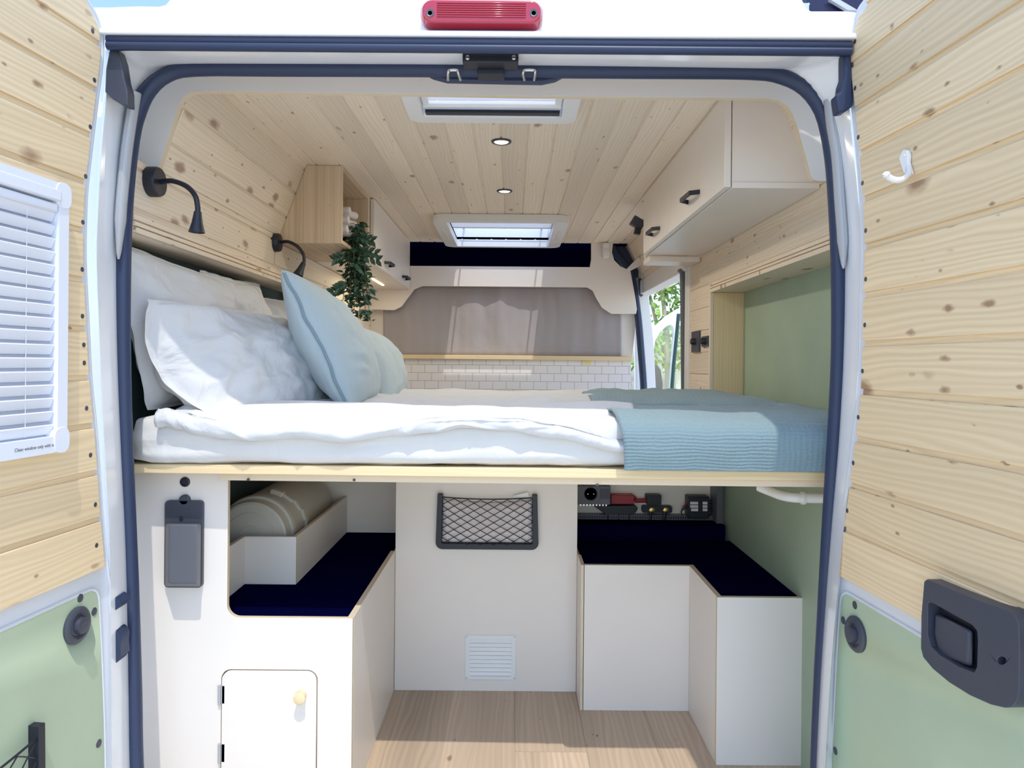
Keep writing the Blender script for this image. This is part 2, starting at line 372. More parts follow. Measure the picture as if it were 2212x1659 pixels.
# ---------------------------------------------------------------- room shell
ZC, ZF = .74, -1.115
D_BULK = 4.40
def rect_minus(r, holes):
    """axis rectangles (a0,b0,a1,b1) minus rectangles"""
    out = [r]
    for h in holes:
        nx = []
        for q in out:
            a0, b0, a1, b1 = q; c0, e0, c1, e1 = max(a0, h[0]), max(b0, h[1]), min(a1, h[2]), min(b1, h[3])
            if c0 >= c1 or e0 >= e1: nx.append(q); continue
            if a0 < c0: nx.append((a0, b0, c0, b1))
            if c1 < a1: nx.append((c1, b0, a1, b1))
            if b0 < e0: nx.append((c0, b0, c1, e0))
            if e1 < b1: nx.append((c0, e1, c1, b1))
        out = nx
    return out
def boards(mb, P, U, V, Nn, lu, lv, pitch, gap, th, holes=(), v0=0.0, back=.004, joints=None):
    """planks running along U from P, stacked along V; Nn points into the room"""
    P = Vector(P); U = Vector(U).normalized(); V = Vector(V).normalized(); Nn = Vector(Nn).normalized()
    def slab(u0, v0_, u1, v1_, h0, h1):
        c = [P+U*a+V*b+Nn*h for h in (h0, h1) for (a, b) in ((u0, v0_), (u1, v0_), (u1, v1_), (u0, v1_))]
        mb.add(c, [(0,3,2,1),(4,5,6,7),(0,1,5,4),(1,2,6,5),(2,3,7,6),(3,0,4,7)])
    v = -v0
    while v < lv:
        mb.newoff()
        a, b = max(v+gap/2, 0), min(v+pitch-gap/2, lv)
        cuts = [0.0]
        if joints:
            x = random.random()*joints
            while x < lu: cuts.append(x); x += joints
        cuts = sorted(cuts)+[lu]
        for c0, c1 in zip(cuts, cuts[1:]):
            if joints: mb.newoff()
            if b > a and c1 > c0+.004:
                for q in rect_minus((c0, a, c1-(.0012 if joints else 0), b), holes): slab(q[0], q[1], q[2], q[3], -th, 0)
        v += pitch
    mb.newoff()
    for q in rect_minus((0, 0, lu, lv), holes): slab(q[0], q[1], q[2], q[3], -th-.006, -back)

# ceiling with the two roof light holes
NEAR_H = (-.258, 1.80, .133, 2.03); FAR_H = (-.337, 3.76, .212, 4.305)
ceil = MB(grain=(0,1,0))
c0x, c0y = -.80, 1.62
boards(ceil, (c0x, c0y, ZC), (0,1,0), (1,0,0), (0,0,-1), 4.62-c0y, .72-c0x, .0875, .005, .012,
       holes=[(h[1]-c0y, h[0]-c0x, h[3]-c0y, h[2]-c0x) for h in (NEAR_H, FAR_H)], v0=.03)
ceil = ceil.build('ceiling', CEILW, smooth=0, bevel=.0018, seg=1); ceil['kind'] = 'structure'
# the sheet roof above, same holes
# left wall: lower upright part, upper part leaning in
LWX, RWX = -.88, .83
lw = struct('wall_left', (LWX, 3, ZF))
mb = MB(grain=(0,1,0))
boards(mb, (LWX, 1.64, -.30), (0,1,0), (0,0,1), (1,0,0), 4.62-1.64, .77, .096, .008, .012, holes=[(-.01, -.01, 1.448, .603)], v0=.02)
boards(mb, (LWX, 1.786, .47), (0,1,0), (.10,0,.27), (.27,0,-.10), 4.62-1.786, .288, .096, .008, .012, v0=.02)
mb.build('board_cladding', PINE, lw, smooth=0, bevel=.0015, seg=1)
mb = MB(grain=(0,1,0))     # the recess: back and its wooden lining
y0, y1, z0, z1 = 1.655, 3.08, -.33, .295
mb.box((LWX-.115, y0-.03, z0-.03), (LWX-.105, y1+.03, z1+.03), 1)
mb.box((LWX-.105, y0-.014, z1), (LWX+.004, y1+.014, z1+.014))
mb.box((LWX-.105, y1+.001, z0), (LWX-.001, y1+.014, z1))
for k, (a, b) in enumerate(((.0, .012), (.016, .026), (.030, .044))):   # stepped moulding round the recess
    mb.box((LWX, y0, z1+a), (LWX+.012-.003*k, y1+b, z1+b)); mb.box((LWX-.004, y1+a, z0), (LWX+.012-.003*k, y1+b, z1+a))
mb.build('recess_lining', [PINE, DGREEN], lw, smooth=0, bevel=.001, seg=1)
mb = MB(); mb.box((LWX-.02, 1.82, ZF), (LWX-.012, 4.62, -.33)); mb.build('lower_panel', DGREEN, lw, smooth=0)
# right wall
rw = struct('wall_right', (RWX, 3, ZF))
mb = MB(grain=(0,1,0))
ys = 3.36                     # where the sliding door opening starts
boards(mb, (RWX, 1.64, -.30), (0,1,0), (0,0,1), (-1,0,0), ys-1.64, .79, .096, .006, .012, holes=[(.09, -.01, 1.33, .61)], v0=.03)
boards(mb, (RWX, 1.80, .49), (0,1,0), (-.13,0,.25), (-.25,0,-.13), 4.62-1.80, .283, .096, .006, .012, v0=.02)
mb.build('board_cladding', PINE, rw, smooth=0, bevel=.0015, seg=1)
mb = MB(grain=(0,1,0))
y0, y1, z0, z1 = 1.74, 2.96, -.26, .30
mb.box((RWX+.125, y0-.03, z0-.03), (RWX+.135, y1+.03, z1+.03), 1)
mb.box((RWX+.001, y0-.014, z1+.001), (RWX+.125, y1+.014, z1+.016)); mb.build('recess_lining', [PINE, GREENW], rw, smooth=0, bevel=.001, seg=1)
mb = MB(grain=(0,0,1)); mb.box((RWX+.001, y0-.016, z0), (RWX+.125, y0, z1)); mb.box((RWX+.001, y1+.001, z0), (RWX+.125, y1+.016, z1)); mb.build('recess_side', TIMB, rw, smooth=0, bevel=.001, seg=1)
mb = MB(grain=(0,0,1))
for k, (a, b) in enumerate(((.0, .014), (.018, .026), (.03, .042))):
    mb.newoff(); mb.box((RWX-.014+.003*k, y0-b, z1+a), (RWX, y1+b, z1+b)); mb.box((RWX-.014+.003*k, y1+a, z0), (RWX, y1+b, z1+a)); mb.box((RWX-.014+.003*k, y0-b, z0), (RWX, y0-a, z1+a))
mb.build('recess_moulding', PINE, rw, smooth=0, bevel=.001, seg=1)
mb = MB(); mb.box((.815, 1.66, ZF), (.835, ys, -.275)); mb.build('lower_green_panel', GREENW, rw, smooth=0)
mb = MB(); mb.box((RWX-.03, ys, .44), (RWX+.05, 4.6, .53)); mb.box((RWX-.012, ys-.012, ZF), (RWX+.09, ys+.02, .50)); mb.box((RWX-.02, ys+.004, -.6), (RWX-.006, ys+.05, .50))
mb.build('sliding_door_frame', LAMG, rw, bevel=.006)
mb = MB(); mb.tube(catmull([(RWX-.03, 3.44, .45), (RWX-.03, 3.40, .44), (RWX-.03, 3.385, .38), (RWX-.02, 3.385, -.2), (RWX-.02, 3.385, -.9)], 5), .011, 8); mb.build('door_seal', DGREY2, rw)
# floor
fl = MB(grain=(0,1,0))
boards(fl, (-.97, 1.60, ZF), (0,1,0), (1,0,0), (0,0,1), 3.05, 1.95, .207, .0036, .006, v0=.047, back=.001, joints=1.25)
fl = fl.build('floor', OAK, smooth=0); fl['kind'] = 'structure'

# bulkhead behind the front seats (everything at the far end)
bk = struct('wall_front', (-.05, D_BULK, ZF))
poly = [(870,574),(1274,577),(1277,560),(1277,510),(1326,510),(1322,545),(1327,562),(1340,575),(1362,585),(1372,640),(1376,668),(1374,678),(1320,678),(1300,665),(1288,645),(1280,628),(1268,621),(912,618),(895,625),(880,645),(868,662),(852,670),(780,668),(780,560),(870,560)]
mb = MB(grain=(1,0,0)); mb.prism([at(x, y, D_BULK-.03) for x, y in poly], (0,.014,0), 0, 1); mb.build('upper_panel', [LAM, PLY], bk, bevel=.0015)
mb = MB(); p = [at(x, y, D_BULK+.06) for x, y in ((1338,660),(1378,660),(1366,770),(1340,770))]; mb.prism(p, (0,.02,0))
p = [at(x, y, D_BULK+.06) for x, y in ((780,655),(832,655),(832,900),(780,900))]; mb.prism(p, (0,.02,0)); mb.build('side_post', LAM, bk, bevel=.002)
mb = MB(); a = at(780,768,D_BULK-.02); b = at(1362,900,D_BULK-.02)
mb.box((a.x, D_BULK-.02, ZF), (b.x, D_BULK+.10, a.z)); o = mb.build('tiled_half_wall', TILE, bk)
mb = MB(grain=(1,0,0)); a = at(800,766,D_BULK-.05); b = at(1366,766,D_BULK-.05); mb.box((a.x, D_BULK-.05, a.z-.024), (b.x, D_BULK+.13, a.z+.002)); mb.build('wooden_ledge', TIMB, bk, bevel=.003)
mb = MB(); mb.box((-.95, D_BULK+.24, .40), (.80, D_BULK+.27, ZC+.03)); mb.box((-.95, D_BULK+.0, ZC-.005), (.80, D_BULK+.26, ZC+.01)); mb.build('overcab_headliner', NAVY, bk)
# dark door seal running down beside the bulkhead, cab pillar, latch
mb = MB(); pts = catmull([at(1318,515,4.42), at(1328,545,4.44), at(1352,575,4.44), at(1366,600,4.44), at(1378,680,4.42), at(1385,760,4.42), at(1391,850,4.42), at(1394,1000,4.42)], 5)
mb.tube(pts, .022, 8); mb.prism([at(x,y,4.47) for x,y in ((1318,512),(1345,528),(1362,545),(1376,565),(1380,600),(1368,600),(1345,575),(1328,566),(1320,545))], (0,.02,0)); mb.build('pillar_seal', RUB, bk)
mb = MB(); mb.prism([at(x,y,4.55) for x,y in ((1362,545),(1392,560),(1402,640),(1412,740),(1418,860),(1418,1100),(1375,1100),(1372,700))], (0,.06,0)); mb.build('cab_pillar', CARW, bk, bevel=.006)
mb = MB(); mb.prism([at(x,y,4.50) for x,y in ((1379,602),(1384,600),(1390,636),(1386,641),(1382,636))], (0,.03,0)); mb.build('latch', DGREY, bk)
mb = MB(); mb.prism([at(x,y,4.3) for x,y in ((1355,580),(1388,545),(1400,548),(1400,566),(1360,585))], (0,.04,0)); mb.build('corner_rail', LAMG, bk, bevel=.004)

# curtain
mb = MB(); n = 120; rings = []
for j in range(14):
    r_ = []
    for i in range(n+1):
        px = 828+(1342-828)*i/n; py = 614+(770-614)*j/13
        p = at(px, py, 4.425); t = i/n*40
        p.y += .006*math.sin(t*.8+math.sin(t*.37)*2)+.0015*math.sin(t*3.1)+.012*noise.noise((t*.22, j*.12, 0))+.004*noise.noise((t*.9, j*.5, 4)); r_.append(p)
    rings.append(r_)
mb.loft(rings); o = mb.build('curtain', CURT, None, smooth=180, solid=.003, normals=False)
tag(o, 'grey fabric curtain hanging across the bulkhead opening above the wooden ledge', 'curtain')
mb = MB(); mb.box(tuple(at(1258,788,D_BULK-.024)), tuple(at(1277,779,D_BULK-.0205)+Vector((0,.003,0)))); o = mb.build('sticky_note', NOTE); tag(o, 'small yellow label stuck on the white tiles below the ledge', 'label')

# ---------------------------------------------------------------- rear of the body: jamb, seals, roof
INNER = [(298,1760),(292,1620),(290,1500),(284,1300),(278,1150),(270,950),(265,750),(266,560),(272,420),(285,300),(300,240),(322,195),(360,162),(420,149),(600,149),(900,150),(1106,152),(1400,154),(1620,156),(1690,166),(1740,192),(1775,240),(1793,310),(1803,400),(1811,560),(1812,750),(1806,900),(1797,1050),(1786,1250),(1775,1450),(1768,1620),(1764,1760)]
OUTER = [(236,1760),(235,1500),(232,1200),(222,1000),(214,850),(208,700),(203,560),(205,480),(212,350),(220,250),(226,170),(230,108),(400,103),(1106,106),(1700,116),(1826,119),(1836,180),(1842,260),(1850,340),(1862,460),(1868,560),(1866,650),(1860,760),(1855,850),(1844,1000),(1827,1150),(1812,1300),(1796,1500),(1782,1760)]
body = thing('van_body', (-.06, 1.55, -1.4), 'white van body around the open rear doorway, with roof edge and black rubber seals', 'van')
NP = 180
def key_resample(pts, keys, n):   # pieces between key indices get fixed shares, so that the two outlines match corner to corner
    out = []
    for (a, b, k) in zip(keys, keys[1:], n):
        seg = resample(catmull(pts[a:b+1], 4), k+1); out += seg[:-1]
    return out+[pts[keys[-1]]]
inn3 = [at(x, y, 1.63) for x, y in INNER]; out3 = [at(x, y, 1.50) for x, y in OUTER]
A = key_resample(inn3, [0, 11, 18, 31][:4], [70, 60, 70]); B = key_resample(out3, [0, 11, 15, 28], [70, 60, 70])
A = key_resample(inn3, [0, 12, 18, 31], [70, 60, 70])
def mix(t, dy): return [Vector((a.x*(1-t)+b.x*t, (a.y*(1-t)+b.y*t)+dy, a.z*(1-t)+b.z*t)) for a, b in zip(B, A)]
B1 = [Vector((b.x*1.04, 1.56, b.z*1.04)) for b in B]
B2 = [Vector((b.x+(-.075 if b.x < -.5 else .075 if b.x > .5 else 0), 1.565, b.z+(.03 if abs(b.x) < .6 else 0))) for b in B1]
mb = MB(); mb.loft([B2, B1, mix(0, 0.01), mix(.12, .02), mix(.3, .035), mix(.55, .03), mix(.75, .012), mix(.88, .0), mix(1.1, .012)])
mb.build('door_jamb', CARW, body, smooth=70, normals=False)
# flange closing the gap between jamb and interior walls
mb = MB(); C2 = [Vector((a.x*1.0+(-.06-a.x)*-.16, 1.665, a.z+(a.z-(-.3))*.14)) for a in A]
A2 = [Vector((a.x, 1.655, a.z)) for a in A]; mb.loft([A2, C2]); mb.build('inner_flange', CARW, body, normals=False)
mb = MB(); mb.tube([p*(1.606/1.63) for p in catmull(inn3, 3)], .0165, 14); 
ridge = [Vector((a.x, a.y-.034, a.z*.985)) for a in catmull(inn3, 3)]
mb.tube(ridge, .006, 8); mb.build('doorway_seal', RUB, body)
for pp in (((293,200),(284,253),(274,321),(267,388),(261,456),(256,560)), ((1791,216),(1797,270),(1808,338),(1815,439),(1820,506),(1822,580))):
    mb = MB(); mb.tube(catmull([at(x,y,1.578) for x,y in pp], 5), [.0115]*22+[.009,.007,.005,.002], 10, flat=1.2); mb.build('seal_guard', ALU, body)
# long dark seal under the roof edge
mb = MB(); a = at(232,82,1.488); b = at(1838,95,1.488)
for dz, r_ in ((.000, .0085), (-.013, .0088)):
    pts = [a+(b-a)*t+Vector((0, 0, dz-.003)) for t in [i/30 for i in range(31)]]; mb.tube(pts, r_, 10)
mb.prism([a+Vector((0,.002,.008)), b+Vector((0,.002,.008)), b+Vector((0,.002,-.022)), a+Vector((0,.002,-.022))], (0,.008,0)); mb.build('roof_edge_seal', RUB, body)
# roof: rear fascia with raised middle, drip lip, sheet roof over the van
roof = [(196,70),(196,45),(206,28),(228,16),(300,13),(345,14),(358,10),(370,-4),(386,-30),(420,-48),(1000,-56),(1690,-48),(1722,-20),(1734,2),(1742,18),(1752,24),(1830,24),(1862,28),(1872,45),(1872,82),(1106,70)]
mb = MB(); r1 = [at(x, y, 1.50) for x, y in roof]; cz_ = at(1106, 40, 1.5).z
r0 = [Vector((p.x*.995, 1.475 if p.z < cz_+.02 else 1.53, p.z if p.z < cz_+.02 else p.z-.012)) for p in r1]
mb.prism(r1, (0,.16,0)); mb.build('roof_fascia', CARW, body, bevel=.012, seg=3)
mb = MB(); a = at(206,60,1.475); b = at(1862,70,1.475); mb.prism([a, b, b+Vector((0,0,-.012)), a+Vector((0,0,-.012))], (0,.05,0)); mb.build('drip_rail', CARW, body, bevel=.003)
mb = MB()
for q in rect_minus((-1.05, 1.66, 1.01, 4.66), [NEAR_H, FAR_H]): mb.box((q[0], q[1], .80), (q[2], q[3], .815))
for h in (NEAR_H, FAR_H):
    for bx in (((h[0]-.01, h[1]-.01, .735), (h[0], h[3]+.01, .80)), ((h[2], h[1]-.01, .735), (h[2]+.01, h[3]+.01, .80)), ((h[0], h[1]-.01, .735), (h[2], h[1], .80)), ((h[0], h[3], .735), (h[2], h[3]+.01, .80))): mb.box(*bx)
mb.build('roof_sheet', CARW, body)
mb = MB(); mb.box((-1.05, 1.66, -1.4), (-1.03, 4.62, .80)); mb.box((.99, 1.66, -1.4), (1.01, 3.34, .80)); mb.box((.99, 3.34, .50), (1.01, 4.6, .80)); mb.box((-1.05, 1.60, -1.4), (1.01, 4.6, -1.13)); mb.build('side_sheet', CARW, body)
# third brake light
bl = thing('brake_light', tuple(at(1040,55,1.47)), 'long red brake light mounted on the white roof edge above the doorway', 'brake light')
a = at(908,56,1.478); b = at(1173,3,1.478)
mb = MB(); pts = [Vector((x, 1.478, z)) for x, z in rrect(a.x, a.z, b.x, b.z, .022, 6)]
ins = [Vector((x, 1.466, z)) for x, z in rrect(a.x+.006, a.z+.004, b.x-.006, b.z-.005, .020, 6)]
bk2 = [Vector((p.x, 1.51, p.z)) for p in pts]
mb.loft([bk2, pts, ins], closed_u=True, cap=True)
mb.build('lens', RED, bl, bevel=.002)
mb = MB()
for k in range(7): z = a.z+.013+k*.0046; mb.box((a.x+.035, 1.4635, z), (b.x-.035, 1.467, z+.0018))
mb.build('lens_ribs', RED, bl, bevel=.0005)
for px in (929, 1153):
    mb = MB(); c = at(px, 28, 1.466); mb.lathe(c, (0,-1,0), [(0,.0085),(.002,.008),(.001,.005),(-.0005,.004)], 20); mb.build('screw', DGREY2, bl)
# striker plate, loops and the thick middle of the seal
mb = MB(); mb.prism([at(x,y,1.612) for x,y in ((880,142),(905,150),(935,166),(965,174),(1106,177),(1170,178),(1200,172),(1222,160),(1245,148),(1245,140),(880,136))], (0,.02,0)); mb.build('seal_centre', RUB, body, bevel=.004)
lp = thing('latch_plate', tuple(at(1060,136,1.57)), 'black latch plate with two screws at the top middle of the doorway', 'latch plate')
mb = MB(); a = at(999,134,1.52); b = at(1120,113,1.52); mb.box((a.x, 1.52, a.z), (b.x, 1.560, b.z)); mb.box((a.x+.030, 1.556, a.z-.012), (b.x-.030, 1.59, a.z+.006)); mb.build('plate', BLK, lp, bevel=.002)
for px in (1010, 1110):
    mb = MB(); mb.lathe(at(px,125,1.52), (0,-1,0), [(0,.0052),(.002,.0048),(.003,.002)], 16); mb.build('screw', CHROME, lp)
for nm, xs in (('left', (968,968,990,995)), ('right', (1133,1130,1156,1154))):
    mb = MB(); mb.tube(catmull([at(xs[0],173,1.59), at(xs[1],158,1.57), at(xs[1]+4,152,1.57), at(xs[2]-3,152,1.57), at(xs[2],158,1.57), at(xs[3],173,1.59)], 4), .0032, 10)
    o = mb.build('striker_loop', CHROME); tag(o, 'steel striker loop hanging from the top seal, %s one' % nm, 'latch', 'striker loops on the top seal')
# hinge covers near the top corners and door hinges
mb = MB(); mb.prism([at(x,y,1.50) for x,y in ((241,84),(246,84),(262,130),(268,170),(275,195),(276,228),(262,225),(240,212),(226,198),(228,150))], (0,.03,0)); mb.build('hinge_cover', DGREY, body, bevel=.004)
mb = MB(); mb.prism([at(x,y,1.492) for x,y in ((1824,108),(1824,165),(1818,182),(1816,198),(1806,206),(1812,243),(1828,240),(1844,228),(1842,160),(1836,108))], (0,.03,0)); mb.build('hinge_cover', RUB, body, bevel=.004)
for (y0_, y1_, w) in ((1291,1318,18), (1362,1434,16)):
    mb = MB(); mb.prism([at(x,y,1.53) for x,y in ((238,y0_),(250,y0_),(254,y0_+6),(238+w+2,y0_+8),(238+w+6,y0_+16),(238+w+4,(y0_+y1_)/2),(238+w+6,y1_-14),(238+w,y1_-6),(250,y1_),(238,y1_))], (0,.04,0)); mb.build('hinge', RUB, body, bevel=.003)
# solar panel on the roof, right
sp = thing('solar_panel', (.82, 2.0, .83), 'dark solar panel on a bracket above the roof corner at the right', 'solar panel')
mb = MB(); mb.prism([at(x,y,1.66) for x,y in ((1742,24),(1746,-60),(1990,-60),(1990,22))], (0,.9,0)); mb.build('panel', SOLAR, sp)
mb = MB(); mb.prism([at(x,y,1.645) for x,y in ((1792,-2),(1812,-2),(1853,22),(1832,22))], (0,.01,0)); mb.build('frame_rail', ALU, sp)
mb = MB(); mb.lathe(at(1745.5,10,1.655), (0,-1,0), [(0,.0035),(.003,.003)], 12); mb.box(tuple(at(1728,23,1.64)), tuple(at(1740,16,1.66))); mb.build('bolt', CHROME, sp)

# white header board with plywood edge just inside the doorway
hb_out = [(240,378),(240,110),(1850,118),(1850,391),(1768,391),(1758,388),(1752,380),(1745,352),(1722,272),(1712,245),(1700,227),(1682,216),(1655,212),(1400,210),(1106,207),(700,200),(440,197),(415,199),(396,210),(384,232),(376,262),(362,305),(346,352),(340,370),(332,377),(322,379)]
mb = MB(grain=(1,0,0)); mb.prism([at(x,y,1.765) for x,y in hb_out], (0,.018,0), 0, 1); o = mb.build('header_board', [LAMG, PLY], None, bevel=.001)
tag(o, 'white board with a pale plywood edge framing the top of the doorway', 'board')

# ---------------------------------------------------------------- rear doors
def door_T(h, dirv, inner):
    x = Vector(dirv).normalized(); y = Vector(inner).normalized(); z = Vector((0,0,1))
    m = Matrix.Identity(4)
    for i in range(3): m[i][0] = x[i]; m[i][1] = y[i]; m[i][2] = z[i]; m[i][3] = h[i]
    return m
LH = Vector((-.852, 1.50, 0)); LD = Vector((-.10, -1, 0)); LN = Vector((1, -.10, 0)).normalized()
RH = Vector((.712, 1.50, 0)); RD = Vector((.075, -1, 0)); RN = Vector((-1, -.075, 0)).normalized()
LT = door_T(LH, LD, LN); RT = door_T(RH, RD, RN)
def dl(T, px, py, off=0.0):
    """pixel -> (s, z) on the inner face of a door (off = height above it)"""
    n = Vector((T[0][1], T[1][1], 0)); p0 = Vector((T[0][3], T[1][3], 0))+n*off
    p = on_plane(px, py, p0, n); x = Vector((T[0][0], T[1][0], 0)); return ((p-p0).dot(x), p.z)
L_EDGE = [(120,-150),(160,-60),(190,0),(213,40),(224,85),(222,140),(216,189),(207,260),(199,327),(191,400),(188,450),(186,560),(192,685),(199,820),(209,921),(216,1010),(223,1110),(231,1200),(237,1250),(243,1350),(248,1470),(251,1560),(253,1700)]
R_EDGE = [(1960,-150),(1905,-60),(1868,0),(1853,22),(1840,60),(1832,95),(1830,125),(1833,170),(1840,236),(1853,371),(1859,480),(1860,560),(1857,651),(1854,820),(1844,921),(1831,1023),(1820,1110),(1808,1200),(1799,1300),(1792,1403),(1786,1530),(1779,1659),(1777,1720)]
def build_door(name, T, edge, wood_bottom, zoff, ge, gc, holes_px, wx=-5):
    d = struct(name, (T[0][3], T[1][3], -1.2))
    e = catmull([Vector((*dl(T, *p), 0)) for p in edge], 3); e = [(p.x, p.y) for p in e]      # (s, z), downwards
    def edge_s(z):
        for a, b in zip(e, e[1:]):
            if (a[1]-z)*(b[1]-z) <= 0 and a[1] != b[1]: return a[0]+(b[0]-a[0])*(a[1]-z)/(a[1]-b[1])
        return e[-1][0] if z < e[-1][1] else e[0][0]
    ew = catmull([Vector((*dl(T, p[0]+wx, p[1], .011), 0)) for p in edge], 3); ew = [(p.x, p.y) for p in ew]
    def wood_s(z):
        for a, b in zip(ew, ew[1:]):
            if (a[1]-z)*(b[1]-z) <= 0 and a[1] != b[1]: return max(a[0]+(b[0]-a[0])*(a[1]-z)/(a[1]-b[1]), edge_s(z)+.006)
        return ew[-1][0] if z < ew[-1][1] else ew[0][0]
    S1 = .82
    P3 = lambda s, y, z: Vector((s, y, z))
    mb = MB(T); zb = -1.25
    poly = [P3(s, 0, z) for s, z in e]+[P3(e[-1][0], 0, zb), P3(S1, 0, zb), P3(S1, 0, e[0][1])]
    mb.prism(poly, (0,-.045,0)); mb.build('metal_skin', DOORW, d, bevel=.004, smooth=50)
    # rim: a raised rolled lip along the hinge side
    mb = MB(T); mb.tube([P3(s+.003, -.002, z) for s, z in e], .0045, 8); mb.build('edge_lip', DOORW, d)
    # boards
    mb = MB(T, grain=(1,0,0)); z = wood_bottom; first = True
    zt = e[0][1]
    while z < zt-.02:
        z1_ = z+.097; mb.newoff()
        a, b = z+(.0 if first else .012), z1_
        lf = [P3(wood_s(a+(b-a)*k/3), .001, a+(b-a)*k/3) for k in range(4)]
        pl = lf+[P3(S1-.02, .001, b), P3(S1-.02, .001, a)]
        mb.prism(pl, (0,.010,0))
        lf = [P3(wood_s(z+(z1_-z)*k/3)+.0015, .001, z+(z1_-z)*k/3) for k in range(4)]
        mb.prism(lf+[P3(S1-.02,.001,z1_), P3(S1-.02,.001,z)], (0,.0055,0))
        z = z1_; first = False
    mb.build('wood_cladding', PINED, d, bevel=.0022, seg=2, smooth=30)
    # green panel with rim
    mb = MB(T); gs, gz = gc
    lf = []
    for k in range(12):
        zz = gz-.03-(gz-.03+1.22)*k/11; lf.append(P3(edge_s(zz)+ge, .0008, zz))
    cor = [P3(edge_s(gz-.03)+ge+.03*(1-math.cos(a)), .0008, gz-.03+.03*math.sin(a)) for a in [math.pi/2*k/6 for k in range(7)]]
    mb.prism(cor[::-1]+lf+[P3(S1-.05,.0008,-1.22), P3(S1-.05,.0008,gz)], (0,.0035,0)); mb.build('green_panel', GREEN, d, bevel=.001)
    rim = [P3(S1-.05,.002,gz)]+cor[::-1]+lf
    mb = MB(T); mb.tube([P3(p.x-.004, .001, p.z+.002) for p in rim], .0038, 8); mb.build('panel_rim', DOORW, d)
    # screws in cladding: one mesh (dots of one kind), countersunk dark heads
    for px, py in holes_px:
        s, z = dl(T, px+(-3 if px < 1000 else 4), py, .011); mb = MB(T)
        mb.lathe(P3(s, .0105, z), (0,1,0), [(0,.0052),(.0009,.0048)], 14); mb.build('screw', DGREY, d)
    return d
LHOLES = [(203,67),(207,173),(198,274),(188,381),(182,480),(180.6,582),(181,683),(184,745),(185,784),(190,882),(198.5,983),(209,1090),(211.6,1178)]
RHOLES = [(1843,89.6),(1843,190.6),(1850,296.4),(1859,395.5),(1866,498),(1866,603),(1864,702),(1859,801.5),(1850,901.4),(1839,1000),(1826,1103)]
ld = build_door('door_1', LT, L_EDGE, -.43, 0, .046, (0, -.470), LHOLES)
rd = build_door('door_2', RT, R_EDGE, -.445, 0, .040, (0, -.478), RHOLES, wx=6)
# more screws on the metal / green panels, rubber stops
for d, T, scr, knob in ((ld, LT, [(174,1292),(204,1321),(214,1606)], (172,1351)), (rd, RT, [(1846,1307),(1821,1340),(1804,1622)], (1843,1370))):
    for p in scr:
        s, z = dl(T, *p, .005); mb = MB(T); mb.lathe((s,.004,z), (0,1,0), [(0,.0085),(.0012,.0080),(.0016,.0055)], 18); mb.build('panel_plug', DGREY, d)
    s, z = dl(T, *knob, .012); mb = MB(T)
    mb.lathe((s,.003,z), (0,1,0), [(0,.036),(.006,.036),(.010,.032),(.011,.026),(.006,.020),(.008,.0165),(.018,.0155),(.020,.010),(.0195,.004)], 36); mb.build('rubber_stop', DGREY, d)

# left door: window with blind
s1, zt = dl(LT, 150, 402, .03); _, zb = dl(LT, 153, 972, .03)
mb = MB(LT); S9 = .78; w = .034
fo = [Vector((x, .004, z)) for x, z in rrect(s1, zb, S9, zt, .035, 6)]
fi = [Vector((x, .004, z)) for x, z in rrect(s1+w*.75, zb+.030, S9-w, zt-.026, .006, 3)]
mb.prism(fo, (0,.026,0), holes=[fi]); wf = mb.build('window_frame', WPLB, ld, bevel=.006, seg=3)
mb = MB(LT); mb.box((s1+.02, .0115, zb+.02), (S9-.02, .0125, zt-.02)); mb.build('window_pane', M('frosted_pane', (.58,.61,.70), .5), ld)
mb = MB(LT); mb.box((s1+w*.7, .006, zt-.036), (S9-w, .034, zt-.014)); mb.box((s1+w*.7+.004, .008, zt-.056), (S9-w, .030, zt-.040)); mb.build('blind_cassette', WPLB, ld, bevel=.003)
mb = MB(LT); z = zb+.034
while z < zt-.058:
    pr = [(.013, 0), (.016, -.001), (.024, .016), (.022, .0185), (.014, .0045)]
    mb.prism([Vector((s1+w*.75+.001, .0+y_, z+q)) for y_, q in pr], (S9-w*1.75-s1, 0, 0)); z += .0245
mb.build('blind_slats', WPLB, ld, bevel=.0008)
for k in range(1):
    mb = MB(LT); mb.tube([(s1+.092, .021, zb+.034), (s1+.092, .021, zt-.05)], .0006, 6); mb.build('blind_cord', WPL, ld)
for zz in (zb, zt):
    mb = MB(LT); q = 1 if zz == zb else -1; mb.prism([Vector((x, .004, z)) for x, z in rrect(s1-.004, min(zz-q*.002, zz+q*.045), s1+.034, max(zz-q*.002, zz+q*.045), .016, 5)], (0,.028,0)); mb.build('corner_joint', WPLB, ld, bevel=.005)
# writing on the window frame
def text_on(T, body_, s, z, h, y, mat, parent, name, flip=False):
    cu = bpy.data.curves.new('t', 'FONT'); cu.body = body_; cu.size = 1; cu.extrude = .004
    tmp = bpy.data.objects.new('t', cu); COL.objects.link(tmp); dg = bpy.context.evaluated_depsgraph_get(); dg.update()
    me = bpy.data.meshes.new_from_object(tmp.evaluated_get(dg)); bpy.data.objects.remove(tmp)
    # text x runs with the eye's left-to-right on that face
    sx = -1 if flip else 1
    loc = Matrix(((sx*h, 0, 0, s), (0, 0, h, y), (0, h, 0, z), (0, 0, 0, 1)))
    me.transform(Matrix.Translation((0,0,CZ)) @ T @ loc)
    me.transform(wm(parent).inverted())
    me.materials.clear(); me.materials.append(mat)
    o = bpy.data.objects.new(name, me); COL.objects.link(o); o.parent = parent; return o
# on the left door the eye's right is towards the hinge (s falls), so letters run with -s
s_a, z_a = dl(LT, 32, 977, .031)
text_on(LT, 'Clean window only with soapy water', s_a, z_a, .0085, .0305, INK, ld, 'window_lettering', flip=True)

